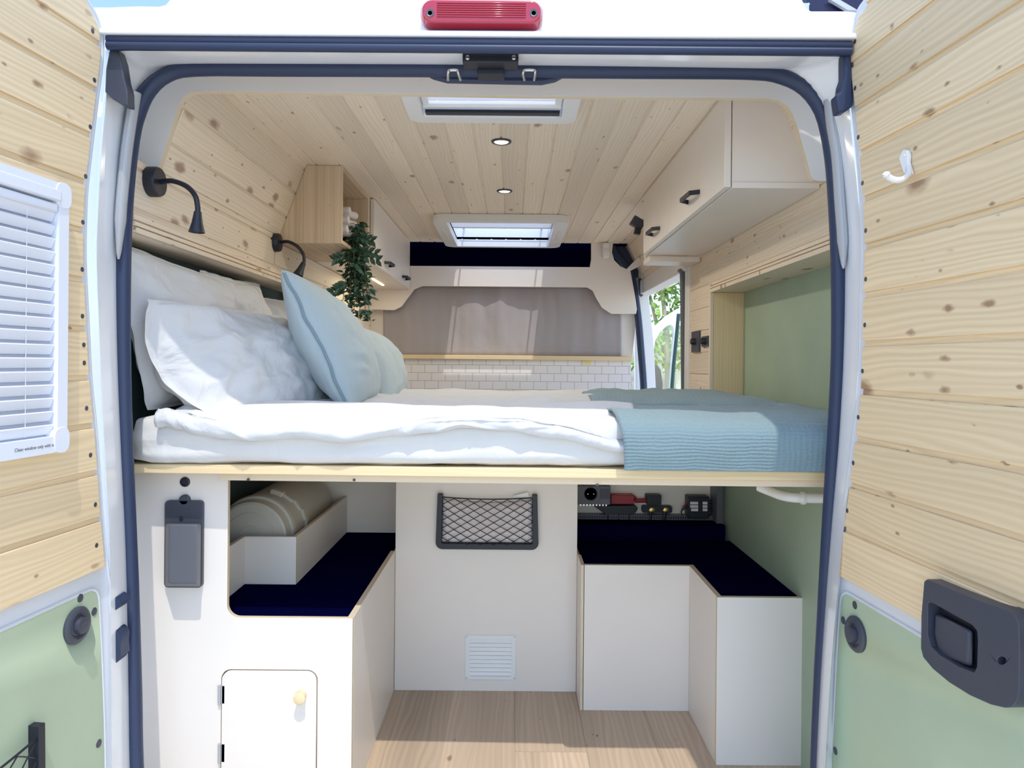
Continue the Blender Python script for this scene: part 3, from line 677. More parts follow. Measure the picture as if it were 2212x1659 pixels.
# left door: net pocket (bottom left corner of the picture)
def net_lines(mb, P, U, V, W, H, nx, ny, r, Nn, bulge=.02, m=0):
    """diamond net over a W x H panel"""
    P, U, V, Nn = map(Vector, (P, U, V, Nn))
    def pt(a, b):
        a = max(0, min(1, a)); b = max(0, min(1, b))
        top = .05*(b**2)*4*a*(1-a)
        return P+U*(a*W)+V*((b-top*b)*H)+Nn*(bulge*math.sin(math.pi*a)**.6*(.35+.65*math.sin(math.pi*min(b*1.1,1))))
    cx_, cy_ = 1/nx, 1/ny
    for i in range(-ny, nx+1):
        for sgn in (1, -1):
            pts = []
            for k in range(ny*6+1):
                b = k/(ny*6); base = b*ny
                wob = .10*math.sin(base*2*math.pi)
                a = (i+base+wob*0)*cx_ if sgn > 0 else (i+ny-base)*cx_
                if -1e-6 <= a <= 1+1e-6: pts.append(pt(a, b))
            if len(pts) > 1: mb.tube(pts, r, 6, m)
def pocket(name, T, s0, s1, z0, z1, label, y=.004, rise=.02, th=.022, bar=.017, nx=7, ny=6, only=None):
    """frame open at the top on a flat face: local axes s, y(out), z"""
    base = T @ Vector(((s0+s1)/2, y, z0)); t = thing(name, tuple(base), label, 'net pocket')
    o_ = rrect(s0, z0, s1, z1, .022, 5, (1,1,0,0)); i_ = rrect(s0+bar, z0+bar, s1-bar, z1+.001, .008, 4, (1,1,0,0))
    # U outline
    U_ = [Vector((s0+.005, y, z1))]+[Vector((x, y, z)) for x, z in o_[:12]]+[Vector((s1-.005, y, z1)), Vector((s1-bar-.003, y, z1))]+[Vector((x, y, z)) for x, z in i_[:10]][::-1]+[Vector((s0+bar+.003, y, z1))]
    mb = MB(T); mb.prism(U_, (0,th,0)); mb.build('pocket_frame', BLK, t, bevel=.003)
    mb = MB(T); P = (s0+bar*.9, y+th*.7, z0+bar*.8); net_lines(mb, P, (1,0,0), (0,0,1), s1-s0-bar*1.8, (z1-z0)*.86, nx, ny, .0014, (0,1,0), .022)
    W = s1-s0-bar*1.8
    mb.tube([Vector((s0+bar*.9+W*a, y+th*.7+.008*math.sin(math.pi*a), z0+bar*.8+(z1-z0)*.86*(1-.05*4*a*(1-a)*.6))) for a in [k/16 for k in range(17)]], .0022, 8)
    mb.build('net', BLK, t); return t
# position: vertical bar at px 65..98, top y 1555
s0_, zt_ = dl(LT, 96, 1557, .02)
pocket('net_pocket', LT, s0_, s0_+.40, zt_-.26, zt_, 'black net pocket on the green panel of the left rear door')

# right door: latch handle, coat hook
OFF = .035
def rp(pts, off): return [Vector((dl(RT, x, y, off)[0], off, dl(RT, x, y, off)[1])) for x, y in pts]
ho = [(1996,1256),(2003,1251),(2060,1275),(2130,1302),(2178,1318),(2192,1328),(2200,1348),(2202,1400),(2201,1495),(2196,1515),(2186,1527),(2170,1529),(2140,1522),(2095,1502),(2050,1474),(2015,1445),(1994,1420),(1989,1400),(1990,1330)]
hi_ = [(2004,1303),(2010,1300),(2060,1328),(2100,1350),(2110,1362),(2112,1385),(2110,1440),(2104,1453),(2070,1440),(2030,1415),(2010,1395),(2003,1370)]
hole = [(2163+10*math.cos(a), 1427+9*math.sin(a)) for a in [2*math.pi*k/14 for k in range(14)]]
mb = MB(RT); top = rp(ho, OFF); mb.prism(top, (0,-.030,0), holes=[rp(hi_, OFF), rp(hole, OFF)]); lh = mb.build('latch_handle', DGREY, rd, bevel=.005, seg=3)
mb = MB(RT); mb.prism(rp([(1998,1296),(2118,1352),(2116,1465),(1998,1410)], .0128), (0,.002,0)); mb.build('recess_floor', BLK, lh)
mb = MB(RT); mb.prism(rp([(2030,1325),(2106,1362),(2106,1440),(2060,1426),(2034,1400),(2028,1370)], .017), (0,.010,0)); mb.build('pull_lever', DGREY, lh, bevel=.006)
mb = MB(RT); mb.prism(rp([(2196,1440),(2230,1440),(2230,1520),(2196,1505)], .010), (0,.012,0)); mb.build('bracket', DGREY, lh, bevel=.003)
ck = thing('coat_hook', tuple(RT @ Vector((.2, .01, .25))), 'white coat hook screwed to the wooden boards of the right rear door', 'hook')
Bk = .016
mb = MB(RT); mb.prism(rp([(1955,330),(1960,323),(1967,325),(1970,335),(1969,352),(1973,365),(1976,376),(1970,379),(1960,374),(1955,360),(1950,343)], .012), (0,.008,0)); mb.build('back_plate', WPL, ck, bevel=.002)
mb = MB(RT); pts = []
for (x, y, of) in ((1962,362,.018),(1963,374,.026),(1955,384,.040),(1943,389,.052),(1930,388,.062),(1920,383,.070),(1914,377,.076)):
    s, z = dl(RT, x, y, of); pts.append(Vector((s, of, z)))
mb.tube(catmull(pts, 4), [.0052]*12+[.0056]*13, 10); mb.lathe(pts[-1], (pts[-1]-pts[-2]), [(-.004,.0056),(0,.0068),(.004,.004)], 12); mb.build('hook', WPL, ck)
s, z = dl(RT, 1953, 336, .02); mb = MB(RT); mb.lathe((s+.003,.020,z), (0,1,0), [(0,.003),(.001,.0025)], 10); mb.build('screw', CHROME, ck)

# ---------------------------------------------------------------- storage under the bed
DF, DM = 1.79, 2.44
SX = -.392
zt_box = -.640
stl = thing('storage_cabinet', (-.66, 1.8, ZF), 'white storage cabinet under the left of the bed, with a cut-out and a small hatch', 'cabinet')
a = at(490, 1343, DF)
top = -.269
mb = MB(grain=(1,0,0)); cr_ = .03
pl = [(-.96, ZF), (SX, ZF), (SX, zt_box)]+[(a.x+cr_-cr_*math.sin(q), zt_box+cr_-cr_*math.cos(q)) for q in [math.pi/2*k/6 for k in range(7)]]+[(a.x, top), (-.96, top)]
hx0, hz1 = at(478, 1446, DF).x, at(478, 1446, DF).z; hx1 = at(686, 1446, DF).x; hz0 = -1.075
hole = [(x, z) for x, z in rrect(hx0, hz0, hx1, hz1, .025, 5)]
mb.prism([Vector((x, DF, z)) for x, z in pl], (0,.015,0), 0, 1, holes=[[Vector((x, DF, z)) for x, z in hole]]); mb.build('front_panel', [LAM, PLY], stl, bevel=.0012)
mb = MB(grain=(0,1,0)); mb.box((SX-.015, DF+.015, ZF), (SX, DM-.001, zt_box), 0, 'x'); mb.build('side_panel', [LAM, PLY], stl, bevel=.0012)
mb = MB(grain=(1,0,0)); mb.box((-.87, 2.74, -.70), (-.2, 2.755, top), 0, 'y'); mb.build('back_panel', [LAM, PLY], stl)
mb = MB(grain=(0,1,0)); zd = -.511
mb.box((-.785, DF+.016, zt_box-.01), (-.773, 2.09, zd), 0, 'x'); mb.box((-.785, 2.09, zt_box-.01), (-.624, 2.102, zd), 0, 'y'); mb.box((-.636, 2.102, zt_box-.01), (-.624, 2.74, zd), 0, 'x'); mb.build('low_divider', [LAM, PLY], stl, bevel=.001)
mb = MB(); mb.prism([Vector((x, DF-.002, z)) for x, z in rrect(hx0+.0022, hz0+.002, hx1-.0022, hz1-.0022, .024, 5)], (0,.014,0)); hd = mb.build('hatch', LAM, stl, bevel=.001)
mb = MB(grain=(0,1,0)); c = at(648, 1507, DF-.02); mb.lathe((c.x, DF-.002, c.z), (0,-1,0), [(0,.011),(.018,.012),(.024,.0145),(.026,.0145),(.0275,.012)], 28); mb.build('knob', TIMB, hd)
for py in (1500, 1626):
    mb = MB(); c = at(475, py, DF); mb.tube([(c.x, DF-.004, c.z-.024), (c.x, DF-.004, c.z+.024)], .0035, 10); mb.box((c.x-.001, DF-.002, c.z-.022), (c.x+.012, DF+.001, c.z+.022)); mb.build('hinge', ALU, hd)
mb = MB(); c = at(400, 1041, DF); mb.lathe((c.x, DF, c.z), (0,-1,0), [(0,.0125),(.003,.012),(.004,.009),(.002,.008)], 28); mb.build('cable_plug', BLK, stl)
# grey socket cover on the front
sc_ = thing('socket_cover', tuple(at(400,1268,DF-.01)), 'dark grey plastic fold-down cover on the white cabinet front below the black plug', 'cover')
a = at(359, 1266, DF); b = at(442, 1080, DF)
mb = MB(); yy = DF-.012
tabc = Vector(((a.x+b.x)/2, yy, b.z))
outl = rrect(a.x, a.z, b.x, b.z, .010, 4)
mb.prism([Vector((x, yy, z)) for x, z in outl], (0,.012,0)); mb.lathe((tabc.x, yy+.012, tabc.z+.001), (0,-1,0), [(0,.013),(.010,.013),(.012,.011)], 24); mb.build('back_plate', DGREY, sc_, bevel=.002)
mb = MB(); c0 = at(364, 1264, DF-.052); c1 = at(430, 1130, DF-.052)
front = [Vector((x, DF-.052, z)) for x, z in rrect(c0.x, c0.z+.004, c1.x-.004, c1.z-.004, .006, 3)]
back = [Vector((x, DF-.012, z)) for x, z in rrect(a.x+.002, a.z+.002, b.x-.002, c1.z-.010, .006, 3)]
mb.loft([back, front], closed_u=True, cap=True); mb.build('cover', DGREY2, sc_, bevel=.003, seg=3)
mb = MB(); c = at(391, 1120, DF-.013); mb.lathe(c, (0,-1,0), [(0,.006),(.001,.0055)], 16, sx=.8); mb.build('slot', BLK, sc_)
mb = MB(); mb.box((-.872, DF+.017, zt_box-.02), (SX-.016, 2.738, zt_box-.010)); o = mb.build('carpet', NAVY); tag(o, 'dark carpet lining the shelf of the left storage cabinet', 'carpet')
mb = MB(); mb.box((-.872, DF+.017, zt_box-.035), (SX-.016, 2.738, zt_box-.021)); mb.build('shelf', LAM, stl)
# cylindrical tank in the left cabinet
tk = thing('water_heater', (-.76, 2.4, zt_box), 'cream cylindrical tank lying inside the left storage cabinet', 'water tank')
tc_ = Vector((-.775, 0, -.527)); R = .118
mb = MB(); mb.lathe((tc_.x, 2.14, tc_.z), (0,1,0), [(0,.10),(.004,.106),(.05,.108)], 48)
mb.build('end_cap', CREAM, tk, smooth=30)
mb = MB(); mb.lathe((tc_.x, 2.185, tc_.z), (0,1,0), [(0,R*.98),(.012,R),(.02,R),(.024,R*.96),(.05,R*.96),(.45,R*.96),(.50,R*.85),(.515,R*.6)], 48); mb.build('tank_body', CREAM, tk, smooth=30)
for r_ in (.075, .036):
    mb = MB(); mb.tube([(tc_.x+r_*math.cos(q), 2.1395, tc_.z+r_*math.sin(q)) for q in [2*math.pi*k/48 for k in range(48)]], .0016, 6, closed=True); mb.build('cap_ring', CREAM, tk)
mb = MB()
for k in range(5):
    q = math.radians(72-18*k); c = Vector((tc_.x+math.cos(q)*(R*.98), 2.27+.012*k, tc_.z+math.sin(q)*(R*.98))); 
    mb.obox(c, (math.cos(q),0,math.sin(q)), (0,1,0), (-math.sin(q),0,math.cos(q)), (.006+.004*(k==0), .014, .021)); 
mb.build('strap_latch', CREAM, tk, bevel=.004)

# middle panel with vent and net pocket
mx0, mx1 = -.391, .227
mp = thing('partition_panel', (-.08, DM, ZF), 'tall white panel in the middle under the bed', 'panel')
mb = MB(); mb.box((mx0, DM, ZF), (mx1, DM+.018, top), 0, 'y'); mb.build('board', [LAM, PLY], mp, bevel=.001)
vg = thing('vent_grille', tuple(at(1060,1468,DM)), 'square white louvred vent low on the middle panel', 'vent')
a = at(1004, 1467, DM); b = at(1115, 1372, DM)
mb = MB(); fr = rrect(a.x, a.z, b.x, b.z, .004, 2); q = .022
mb.prism([Vector((x, DM-.004, z)) for x, z in fr], (0,.004,0), holes=[[Vector((x, DM-.004, z)) for x, z in rrect(a.x+.018, a.z+q-.010, b.x-.017, b.z-q+.008, .003, 2)]]); mb.build('vent_frame', WPL, vg, bevel=.001)
mb = MB(); n = 9; h = (b.z-a.z-2*q+.018)/n
for k in range(n):
    z = a.z+q-.010+h*k
    mb.prism([Vector((a.x+.016, DM-.0005, z)), Vector((a.x+.016, DM-.006, z+h*.15)), Vector((a.x+.016, DM-.007, z+h*.3)), Vector((a.x+.016, DM-.0008, z+h*.98))], (b.x-a.x-.031, 0, 0))
mb.build('louvres', WPL, vg, bevel=.0006)
for sx in (a.x+.006, b.x-.006):
    for sz in (a.z+.006, b.z-.006):
        mb = MB(); mb.lathe((sx, DM-.004, sz), (0,-1,0), [(0,.0028),(.0015,.002)], 12); mb.build('screw', CHROME, vg)
MT = door_T((0, DM, 0), (1,0,0), (0,-1,0))
a = at(941, 1186, DM-.02); b = at(1164, 1069, DM-.02)
pocket('net_pocket', MT, a.x, b.x, a.z, b.z, 'black net pocket on the middle panel holding a pale cloth bag', y=.0005, bar=.019, nx=7, ny=6)
mb = MB(); rings = []
for i in range(25):
    r_ = []
    for j in range(13):
        u, v_ = i/24, j/12; bx = a.x+.022+(b.x-a.x-.044)*u; bz = a.z+.020+(b.z-a.z-.038)*v_-.012*math.sin(u*3)*v_
        e_ = (16*u*(1-u)*v_*(1-v_))**.35
        r_.append(Vector((bx, DM-.003-.016*e_-.006*abs(noise.noise((u*6, v_*5, 3.3))), bz)))
    rings.append(r_)
mb.loft(rings); o = mb.build('cloth_bag', BAG, None, smooth=180, solid=.002, normals=False, subsurf=1); tag(o, 'crumpled pale cloth bag inside the net pocket on the middle panel', 'bag')
mb = MB(); c = at(1125, 1072, DM-.012); mb.obox(c, (1,0,.25), (0,1,0), (-.25,0,1), (.026, .002, .008)); o = mb.build('paper_tag', M('clear_label', (.75,.74,.74), .3)); tag(o, 'small white paper tag sticking out above the net on the middle panel', 'tag')

# right box
bx = thing('wheel_box', (.5, 2.2, ZF), 'white stepped box under the right of the bed with plywood edges', 'box')
XS, DR, DR2 = .578, 2.31, 2.00
zr = -.647
mb = MB(grain=(1,0,0)); mb.box((.236, DR, ZF), (XS, DR+.015, zr), 0, 'y'); mb.build('middle_front', [LAM, PLY], bx, bevel=.001)
mb = MB(grain=(0,1,0)); mb.box((.228, DR, ZF), (.236+.004, DM-.001, zr), 0, 'x'); mb.build('inner_side', [LAM, PLY], bx, bevel=.001)
mb = MB(grain=(0,1,0)); mb.box((XS, DR2+.015, ZF), (XS+.015, DR+.015, zr), 0, 'x'); mb.build('side_panel', [LAM, PLY], bx, bevel=.001)
mb = MB(grain=(1,0,0)); mb.box((XS, DR2, ZF), (.852, DR2+.015, zr), 0, 'y'); mb.build('front_panel', [LAM, PLY], bx, bevel=.001)
for py in (1389, 1523):
    mb = MB(); mb.lathe(at(1750,py,DR2), (0,-1,0), [(0,.006),(.0008,.005)], 16); mb.build('screw_cap', WPL, bx)
mb = MB(); mb.prism([Vector((x, y, zr-.012)) for x, y in ((XS+.015, DR2+.016), (.813, DR2+.016), (.813, 2.66), (.24, 2.66), (.24, DR+.016), (XS+.015, DR+.016))], (0,0,.008)); o = mb.build('carpet', NAVY); tag(o, 'dark carpet on top of the stepped box at the right', 'carpet')
mb = MB(); mb.prism([Vector((x, y, zr-.028)) for x, y in ((XS+.015, DR2+.016), (.813, DR2+.016), (.813, 2.66), (.24, 2.66), (.24, DR+.016), (XS+.015, DR+.016))], (0,0,.015)); mb.build('top_board', LAM, bx)
zst = -.596
mb = MB(); mb.box((.10, 2.662, -.70), (.797, 2.80, zst)); o = mb.build('carpeted_step', NAVY); tag(o, 'dark carpeted step behind the right box below the electrical parts', 'step')
DE = 2.79
mb = MB(); mb.box((.10, DE, zst), (.775, DE+.015, top)); mb.box((.775, 2.70, zst), (.797, DE+.015, top), 1); mb.box((.10, 2.80, zst), (.10+.012, DE+.3, top)); o = mb.build('mounting_board', [LAM, DGREY2]); tag(o, 'white board at the back on the right that carries the electrical parts', 'board')
mb = MB(); a = at(1252, 1131, 2.76); b = at(1546, 1121, 2.76)
mb.box((.20, 2.755, zst), (b.x, DE, zst+.018))
for k in range(60): mb.box((.20+k*.0092, 2.7535, zst+.004), (.20+k*.0092+.005, 2.756, zst+.0145), 1)
o = mb.build('cable_duct', [DGREY2, BLK]); tag(o, 'long slotted grey cable duct along the foot of the mounting board', 'cable duct')
def ebox(name, x0, y0, x1, y1, d0, mat, parent=None, bevel=.002):
    a = at(x0, y1, d0); b = at(x1, y0, d0); mb = MB(); mb.box((a.x, d0, a.z), (b.x, DE-.0005, b.z)); return mb.build(name, mat, parent, bevel=bevel)
iv = thing('inverter', tuple(at(1285,1090,2.72)), 'grey inverter with a round socket and vent slots under the bed at the right', 'inverter')
DEV = 2.70
a = at(1250, 1090, DEV); b = at(1319, 1050, DEV); mb = MB(); mb.box((a.x-.02, DEV, a.z), (b.x, DE-.0005, min(b.z, top-.001))); mb.build('case', DGREY2, iv, bevel=.002)
c = at(1276, 1067, DEV); mb = MB(); mb.lathe(c, (0,-1,0), [(0,.025),(.003,.0245),(.001,.021),(-.003,.020)], 28); sk = mb.build('socket', BLK, iv)
mb = MB()
for dx in (-.011, .011): mb.lathe((c.x+dx, DEV-.001, c.z), (0,-1,0), [(0,.0022),(.002,.0018)], 8)
mb.build('socket_pin', CHROME, sk)
mb = MB()
for k in range(11): mb.box((b.x-.040+k*.0035, DEV-.0012, c.z-.018), (b.x-.0385+k*.0035, DEV+.001, c.z+.020))
mb.build('vent_slots', BLK, iv)
for k in range(1):
    mb = MB()
    for j in range(9): mb.box((a.x+.004+j*.012, DEV-.003, a.z-.004), (a.x+.010+j*.012, DEV+.01, a.z+.002))
    mb.build('terminal_row', CHROME, iv)
bb = thing('red_bus_bar', tuple(at(1345,1090,2.74)), 'red busbar block with a red cable on the mounting board', 'busbar')
ebox('block', 1320, 1070, 1370, 1089, 2.745, REDP, bb); mb = MB(); c = at(1371, 1079, 2.76); mb.lathe((c.x, DE-.001, c.z), (0,-1,0), [(0,.012),(.012,.011)], 16); mb.build('end_lug', REDP, bb)
mb = MB(); mb.tube([at(1372,1082,2.765), at(1400,1081,2.765)], .008, 10); mb.build('cable', REDP, bb)
bs = ebox('main_switch', 1397, 1070, 1429, 1090, 2.745, BLK); tag(bs, 'small black isolator block at the end of the red cable', 'switch')
nb = thing('black_bus_bar', tuple(at(1330,1112,2.74)), 'black busbar block below the red one on the mounting board', 'busbar')
mb = MB(); mb.prism([at(x,y,2.74) for x,y in ((1282,1093),(1370,1092),(1378,1097),(1376,1104),(1370,1111),(1308,1112),(1300,1105))], (0,.048,0)); mb.build('block', BLK, nb, bevel=.002)
for px in (1313, 1336, 1358): mb = MB(); mb.tube([at(px,1110,2.76), at(px,1124,2.76)], .006, 8); mb.build('cable', BLK, nb)
sh = thing('fuse_holder', tuple(at(1420,1108,2.76)), 'black fuse holder with two brass bolts beside the busbars', 'fuse holder')
mb = MB(); mb.prism([Vector((x, 2.765, z)) for x, z in rrect(at(1387,1108,2.765).x, at(1387,1108,2.765).z, at(1452,1093,2.765).x, at(1452,1093,2.765).z, .008, 4)], (0,.024,0)); mb.build('base', BLK, sh, bevel=.002)
for px in (1408, 1438):
    mb = MB(); mb.lathe(at(px,1102,2.765), (0,-1,0), [(0,.013),(.008,.012),(.010,.007)], 6); mb.build('bolt', GOLD, sh)
    mb = MB(); mb.tube([at(px-2,1106,2.755), at(px-4,1126,2.755)], .006, 8); mb.build('cable', BLK, sh)
fb = thing('fuse_box', tuple(at(1510,1120,2.75)), 'black fuse box with rows of small white labels on the mounting board', 'fuse box')
ebox('case', 1486, 1073, 1533, 1120, 2.735, BLK, fb, .003)
for col, (x0, x1) in enumerate(((1491,1508), (1518,1528))):
    for r_ in range(3):
        mb = MB(); a = at(x0+(2 if (r_ == 2 and col == 0) else 0), 1089.5+r_*7.3, 2.734); b = at(x1, 1084+r_*7.3, 2.734); mb.box((a.x, 2.7335, a.z), (b.x, 2.7355, b.z)); mb.build('label', WPL, fb)
for k in range(5):
    mb = MB(); mb.tube(catmull([at(1532,1082+k*6,2.76), at(1542,1080+k*6,2.755), at(1547,1090+k*6,2.76), at(1546,1122,2.77)], 4), .0022, 6); mb.build('wire', BLK, fb)
for k in range(3):
    mb = MB(); mb.tube(catmull([at(1487,1086+k*5,2.755), at(1476-k,1094+k*4,2.75), at(1472,1108,2.755), at(1478,1126,2.77)], 4), .0022, 6); mb.build('wire', (REDP, BLK, BLK)[k], fb)
# white hose under the bed at the right
hs_ = thing('drain_hose', tuple(at(1740,1085,1.84)), 'white plastic hose with a coupling under the bed edge at the right', 'hose')
mb = MB(); mb.tube(catmull([at(1640,1052,1.95), at(1665,1062,1.92), at(1690,1071,1.88), at(1715,1075,1.85), at(1745,1076,1.84), at(1800,1077,1.82)], 5), .0125, 14); mb.build('hose', CREAM if False else WPL, hs_)
mb = MB(); c = at(1731,1076,1.845); mb.tube([c, c+Vector((.008,0,0))], .0165, 14); mb.build('coupling', WPL, hs_)

# ---------------------------------------------------------------- bed
ZB = -.249
bed = thing('bed_frame', (0, 2.3, ZB-.05), 'raised wooden bed frame across the van with a pale timber front rail', 'bed')
YL, YR = 1.722, 1.695        # rail runs very slightly askew
mb = MB(grain=(1,0,0)); p = [(-.925, YL), (.82, YR), (.82, YR+.045), (-.925, YL+.045)]
mb.prism([Vector((x, y, ZB-.023)) for x, y in p], (0,0,.023)); mb.build('front_rail', TIMB, bed, bevel=.0025)
mb = MB(grain=(1,0,0)); mb.prism([Vector((max(x, -.705), y+.014, ZB-.040)) for x, y in p], (0,0,.0165)); mb.build('under_batten', PLY, bed, bevel=.001)
mb = MB(); mb.box((-.875, YL+.046, ZB-.018), (.82, 3.02, ZB-.002)); mb.build('base_board', PLY, bed)
for px, py in ((538,1035),(766,1036),(1288,1044)):
    mb = MB(); c = at(px, py, 1.735); c.y = YL+.006 if px < 1000 else YR+.016; mb.lathe(c, (0,-1,0), [(-.002,.0035),(.002,.0028)], 10); mb.build('screw', DGREY, bed)

def ridged(p, k=3.0):
    w = Vector((noise.noise(p*.7+Vector((5,1,3))), noise.noise(p*.7+Vector((1,9,2))), 0))*.9
    return (1-abs(noise.noise(p+w))*2.2 if abs(noise.noise(p+w)) < .45 else 0)**k
def rbox_cloth(name, lo, hi, r, mat, amp, label, cat, nu=60, nv=44):
    """mattress-like rounded box with slight wrinkles"""
    mb = MB(); (x0,y0,z0), (x1,y1,z1) = lo, hi; c = Vector(((x0+x1)/2, (y0+y1)/2, (z0+z1)/2)); h = Vector(((x1-x0)/2, (y1-y0)/2, (z1-z0)/2))
    bm = bmesh.new(); bmesh.ops.create_cube(bm, size=2)
    bmesh.ops.subdivide_edges(bm, edges=bm.edges, cuts=39, use_grid_fill=True)
    vs = []
    for v in bm.verts:
        p = Vector((v.co.x*h.x, v.co.y*h.y, v.co.z*h.z))
        q = Vector([max(-(h[i]-r), min(h[i]-r, p[i])) for i in range(3)]); d = p-q
        if d.length > 1e-6: p = q+d.normalized()*r
        w = c+p; nrm = d.normalized() if d.length > 1e-6 else Vector((0,0,0))
        w += nrm*amp*(noise.noise((w.x*6, w.y*6, w.z*30))*1.0+.5*noise.noise((w.x*22+w.z*30, w.y*18, w.z*12)))+nrm*.004*ridged(Vector((w.x*7+w.z*9, w.y*4, w.z*10)), 3)
        v.co = w
    idx = {v: i for i, v in enumerate(bm.verts)}
    mb.add([v.co.copy() for v in bm.verts], [[idx[v] for v in f.verts] for f in bm.faces]); bm.free()
    return tag(mb.build(name, mat, None, smooth=180), label, cat)
rbox_cloth('mattress', (-.912, 1.708, ZB+.001), (.822, 3.03, -.132), .028, SHEET, .005, 'thick mattress in a fitted white sheet lying on the bed frame', 'mattress')

def interp(tab, x):
    if x <= tab[0][0]: return tab[0][1:]
    for a, b in zip(tab, tab[1:]):
        if x <= b[0]:
            t = (x-a[0])/(b[0]-a[0]); t = t*t*(3-2*t); return tuple(p+(q-p)*t for p, q in zip(a[1:], b[1:]))
    return tab[-1][1:]
# duvet: front edge hangs a little over the mattress front; edge heights read along x
EDGE = [(325,868,905),(345,878,915),(385,893,930),(430,906,942),(480,915,951),(560,917,955),(640,915,949),(740,922,958),(860,914,944),(940,904,936),(1000,898,926),(1100,903,932),(1200,918,950),(1345,955,980)]
NU, NV = 150, 70
def duvet_pt(u, v):
    px = 332+(1395-332)*u
    yt, yb = interp(EDGE, px); P0 = at(px, yt, 1.69); P1 = at(px, yb, 1.685)
    x = P0.x; zt_, zb_ = P0.z, P1.z
    wob = .008*noise.noise((x*5, 3.1, 0))+.004*noise.noise((x*17, 8.1, 0))
    if v < .30:            # lip: underside, roll, crest
        t = v/.30; ang = -math.pi*.5+math.pi*1.0*t
        r1 = (zt_-zb_)/2; cz2 = (zt_+zb_)/2
        y = 1.700-.020*math.cos(ang)+wob*.7+.014*max(0,(t-.8)/.2)**2; z = cz2+r1*math.sin(ang)
        if t < .12: y += .01*(1-t/.12)
        y -= .007*ridged(Vector((x*7, t*1.2, 2)), 3); z += .004*ridged(Vector((x*5, t*1.5, 7)), 3)*t
        return Vector((x, y, z))
    if v < .48:            # rise from the crest up to the top, with one lying fold
        t = (v-.30)/.18; y = 1.700+wob*.7+.168*t-.030*math.exp(-((t-.16)/.10)**2)*(.6+.6*math.sin(x*6+1))+.014*math.exp(-(t/.06)**2)
        ztop = -.112+.006*noise.noise((x*4, 2, 1)); f = t*t*(3-2*t)
        z = zt_+(ztop-zt_)*f-.007*math.sin(t*math.pi)*(1-t)+.008*math.exp(-((t-.55+.25*math.sin(x*3.5))/.10)**2)-.004*math.exp(-((t-.38+.25*math.sin(x*3.5))/.07)**2)
        z += .006*ridged(Vector((x*2.0, t*2.2, 11)), 3)*math.sin(t*math.pi)
        return Vector((x, y, z))
    t = (v-.48)/.52; y = 1.868+wob*(1-t)+(3.02-1.868)*t
    n1 = noise.noise((x*2.2, y*5.5, 4)); n2 = noise.noise((x*6, y*13, 9))
    z = -.112+.012*n1+.006*n2+.006*math.sin(y*13+2.2*math.sin(x*2.6)+x*3)-.004*t
    z += .012*ridged(Vector((x*1.3, y*3.2, 6)), 3)*min(1, t*8)
    z = max(z, -.126)
    if t > .93: z -= .03*((t-.93)/.07)**2
    return Vector((x, y, z))
mb = MB(); rings = []
for j in range(NV+1):
    row = []
    for i in range(NU+1):
        u = i/NU; p = duvet_pt(u, j/NV)
        if u < .05:           # left end tucks down
            q = (1-u/.05)**2; p.z -= .018*q; p.x += .006*q
        row.append(p)
    rings.append(row)
mb.loft(rings); o = mb.build('duvet', COT, None, smooth=180, solid=.006, normals=False)
tag(o, 'rumpled white duvet spread over the bed with its edge hanging at the front', 'duvet')

# blue gauze blanket
def blanket_pt(u, v):
    """u across, v from front bottom edge to the far edge"""
    L1 = .145; L2 = 1.28; s = v*(L1+L2)
    if s < L1:
        t = s/L1; ang = 0; z = ZB+.002+(.112)*t; y = 1.673-.012*math.sin(math.pi*t*.8)+.004*noise.noise((u*7, t*2, 1))
        if t > .72:
            q = (t-.72)/.28; y += .022*q*q; z += .0
        xl = .264-.010*t**2
    else:
        t = (s-L1)/L2; y = 1.698+(3.03-1.698)*t
        rise = 1-math.exp(-t*26)
        z = ZB+.114+.020*rise+.006*noise.noise((u*3, y*5, 7))+.003*noise.noise((u*9, y*17, 2))+.010*math.exp(-((t-.06)/.05)**2)*math.exp(-((u-.02)/.12)**2)
        z += .012*max(0, u-.55)*math.exp(-((t-.3)/.5)**2)
        xl = .254-.045*(1-math.exp(-t*9))+.085*t+.012*math.sin(t*14)
        if t > .96: z -= .03*((t-.96)/.04)**2
    xr = .812; x = xl+(xr-xl)*u
    if u > .97: y += .018*((u-.97)/.03)**2 if s < L1 else 0
    return Vector((x, y, z))
mb = MB(); rings = []; NU, NV = 80, 110
for j in range(NV+1):
    v = (j/NV)**1.5
    rings.append([blanket_pt(i/NU, v) for i in range(NU+1)])
b0 = len(mb.v); mb.loft(rings)
for j in range(NV+1):
    for i in range(NU+1): mb.uv[b0+j*(NU+1)+i] = (i/NU*.56, (j/NV)**1.5*1.425)
# a second folded layer seen as a darker fold further back
o = mb.build('blanket', GAUZE, None, smooth=180, solid=.008, normals=False)
tag(o, 'blue crinkled gauze blanket folded over the right end of the bed', 'blanket')
mb = MB(); rings = []
for j in range(31):
    t = j/30; row = []
    for i in range(61):
        u = i/60; p = blanket_pt(u, 0); y = 2.02+(2.96-2.02)*t+.03*math.sin(u*5)*(1-t)
        xl = .215+.08*t+.012*math.sin(t*9); x = xl+(.79-xl)*u
        z = -.104+.010*(1-abs(2*t-1)**3)+.010*noise.noise((u*4, t*6, 5))+.006*noise.noise((u*11, t*19, 5))
        z -= .014*(abs(2*t-1)**8)+.008*(abs(2*u-1)**10)
        row.append(Vector((x, y, z)))
    rings.append(row)
b0 = len(mb.v); mb.loft(rings)
for j in range(31):
    for i in range(61): mb.uv[b0+j*61+i] = (i/60*.56, j/30*.9)
fo_ = mb.build('upper_fold', GAUZE, o, smooth=180, solid=.006, normals=False)

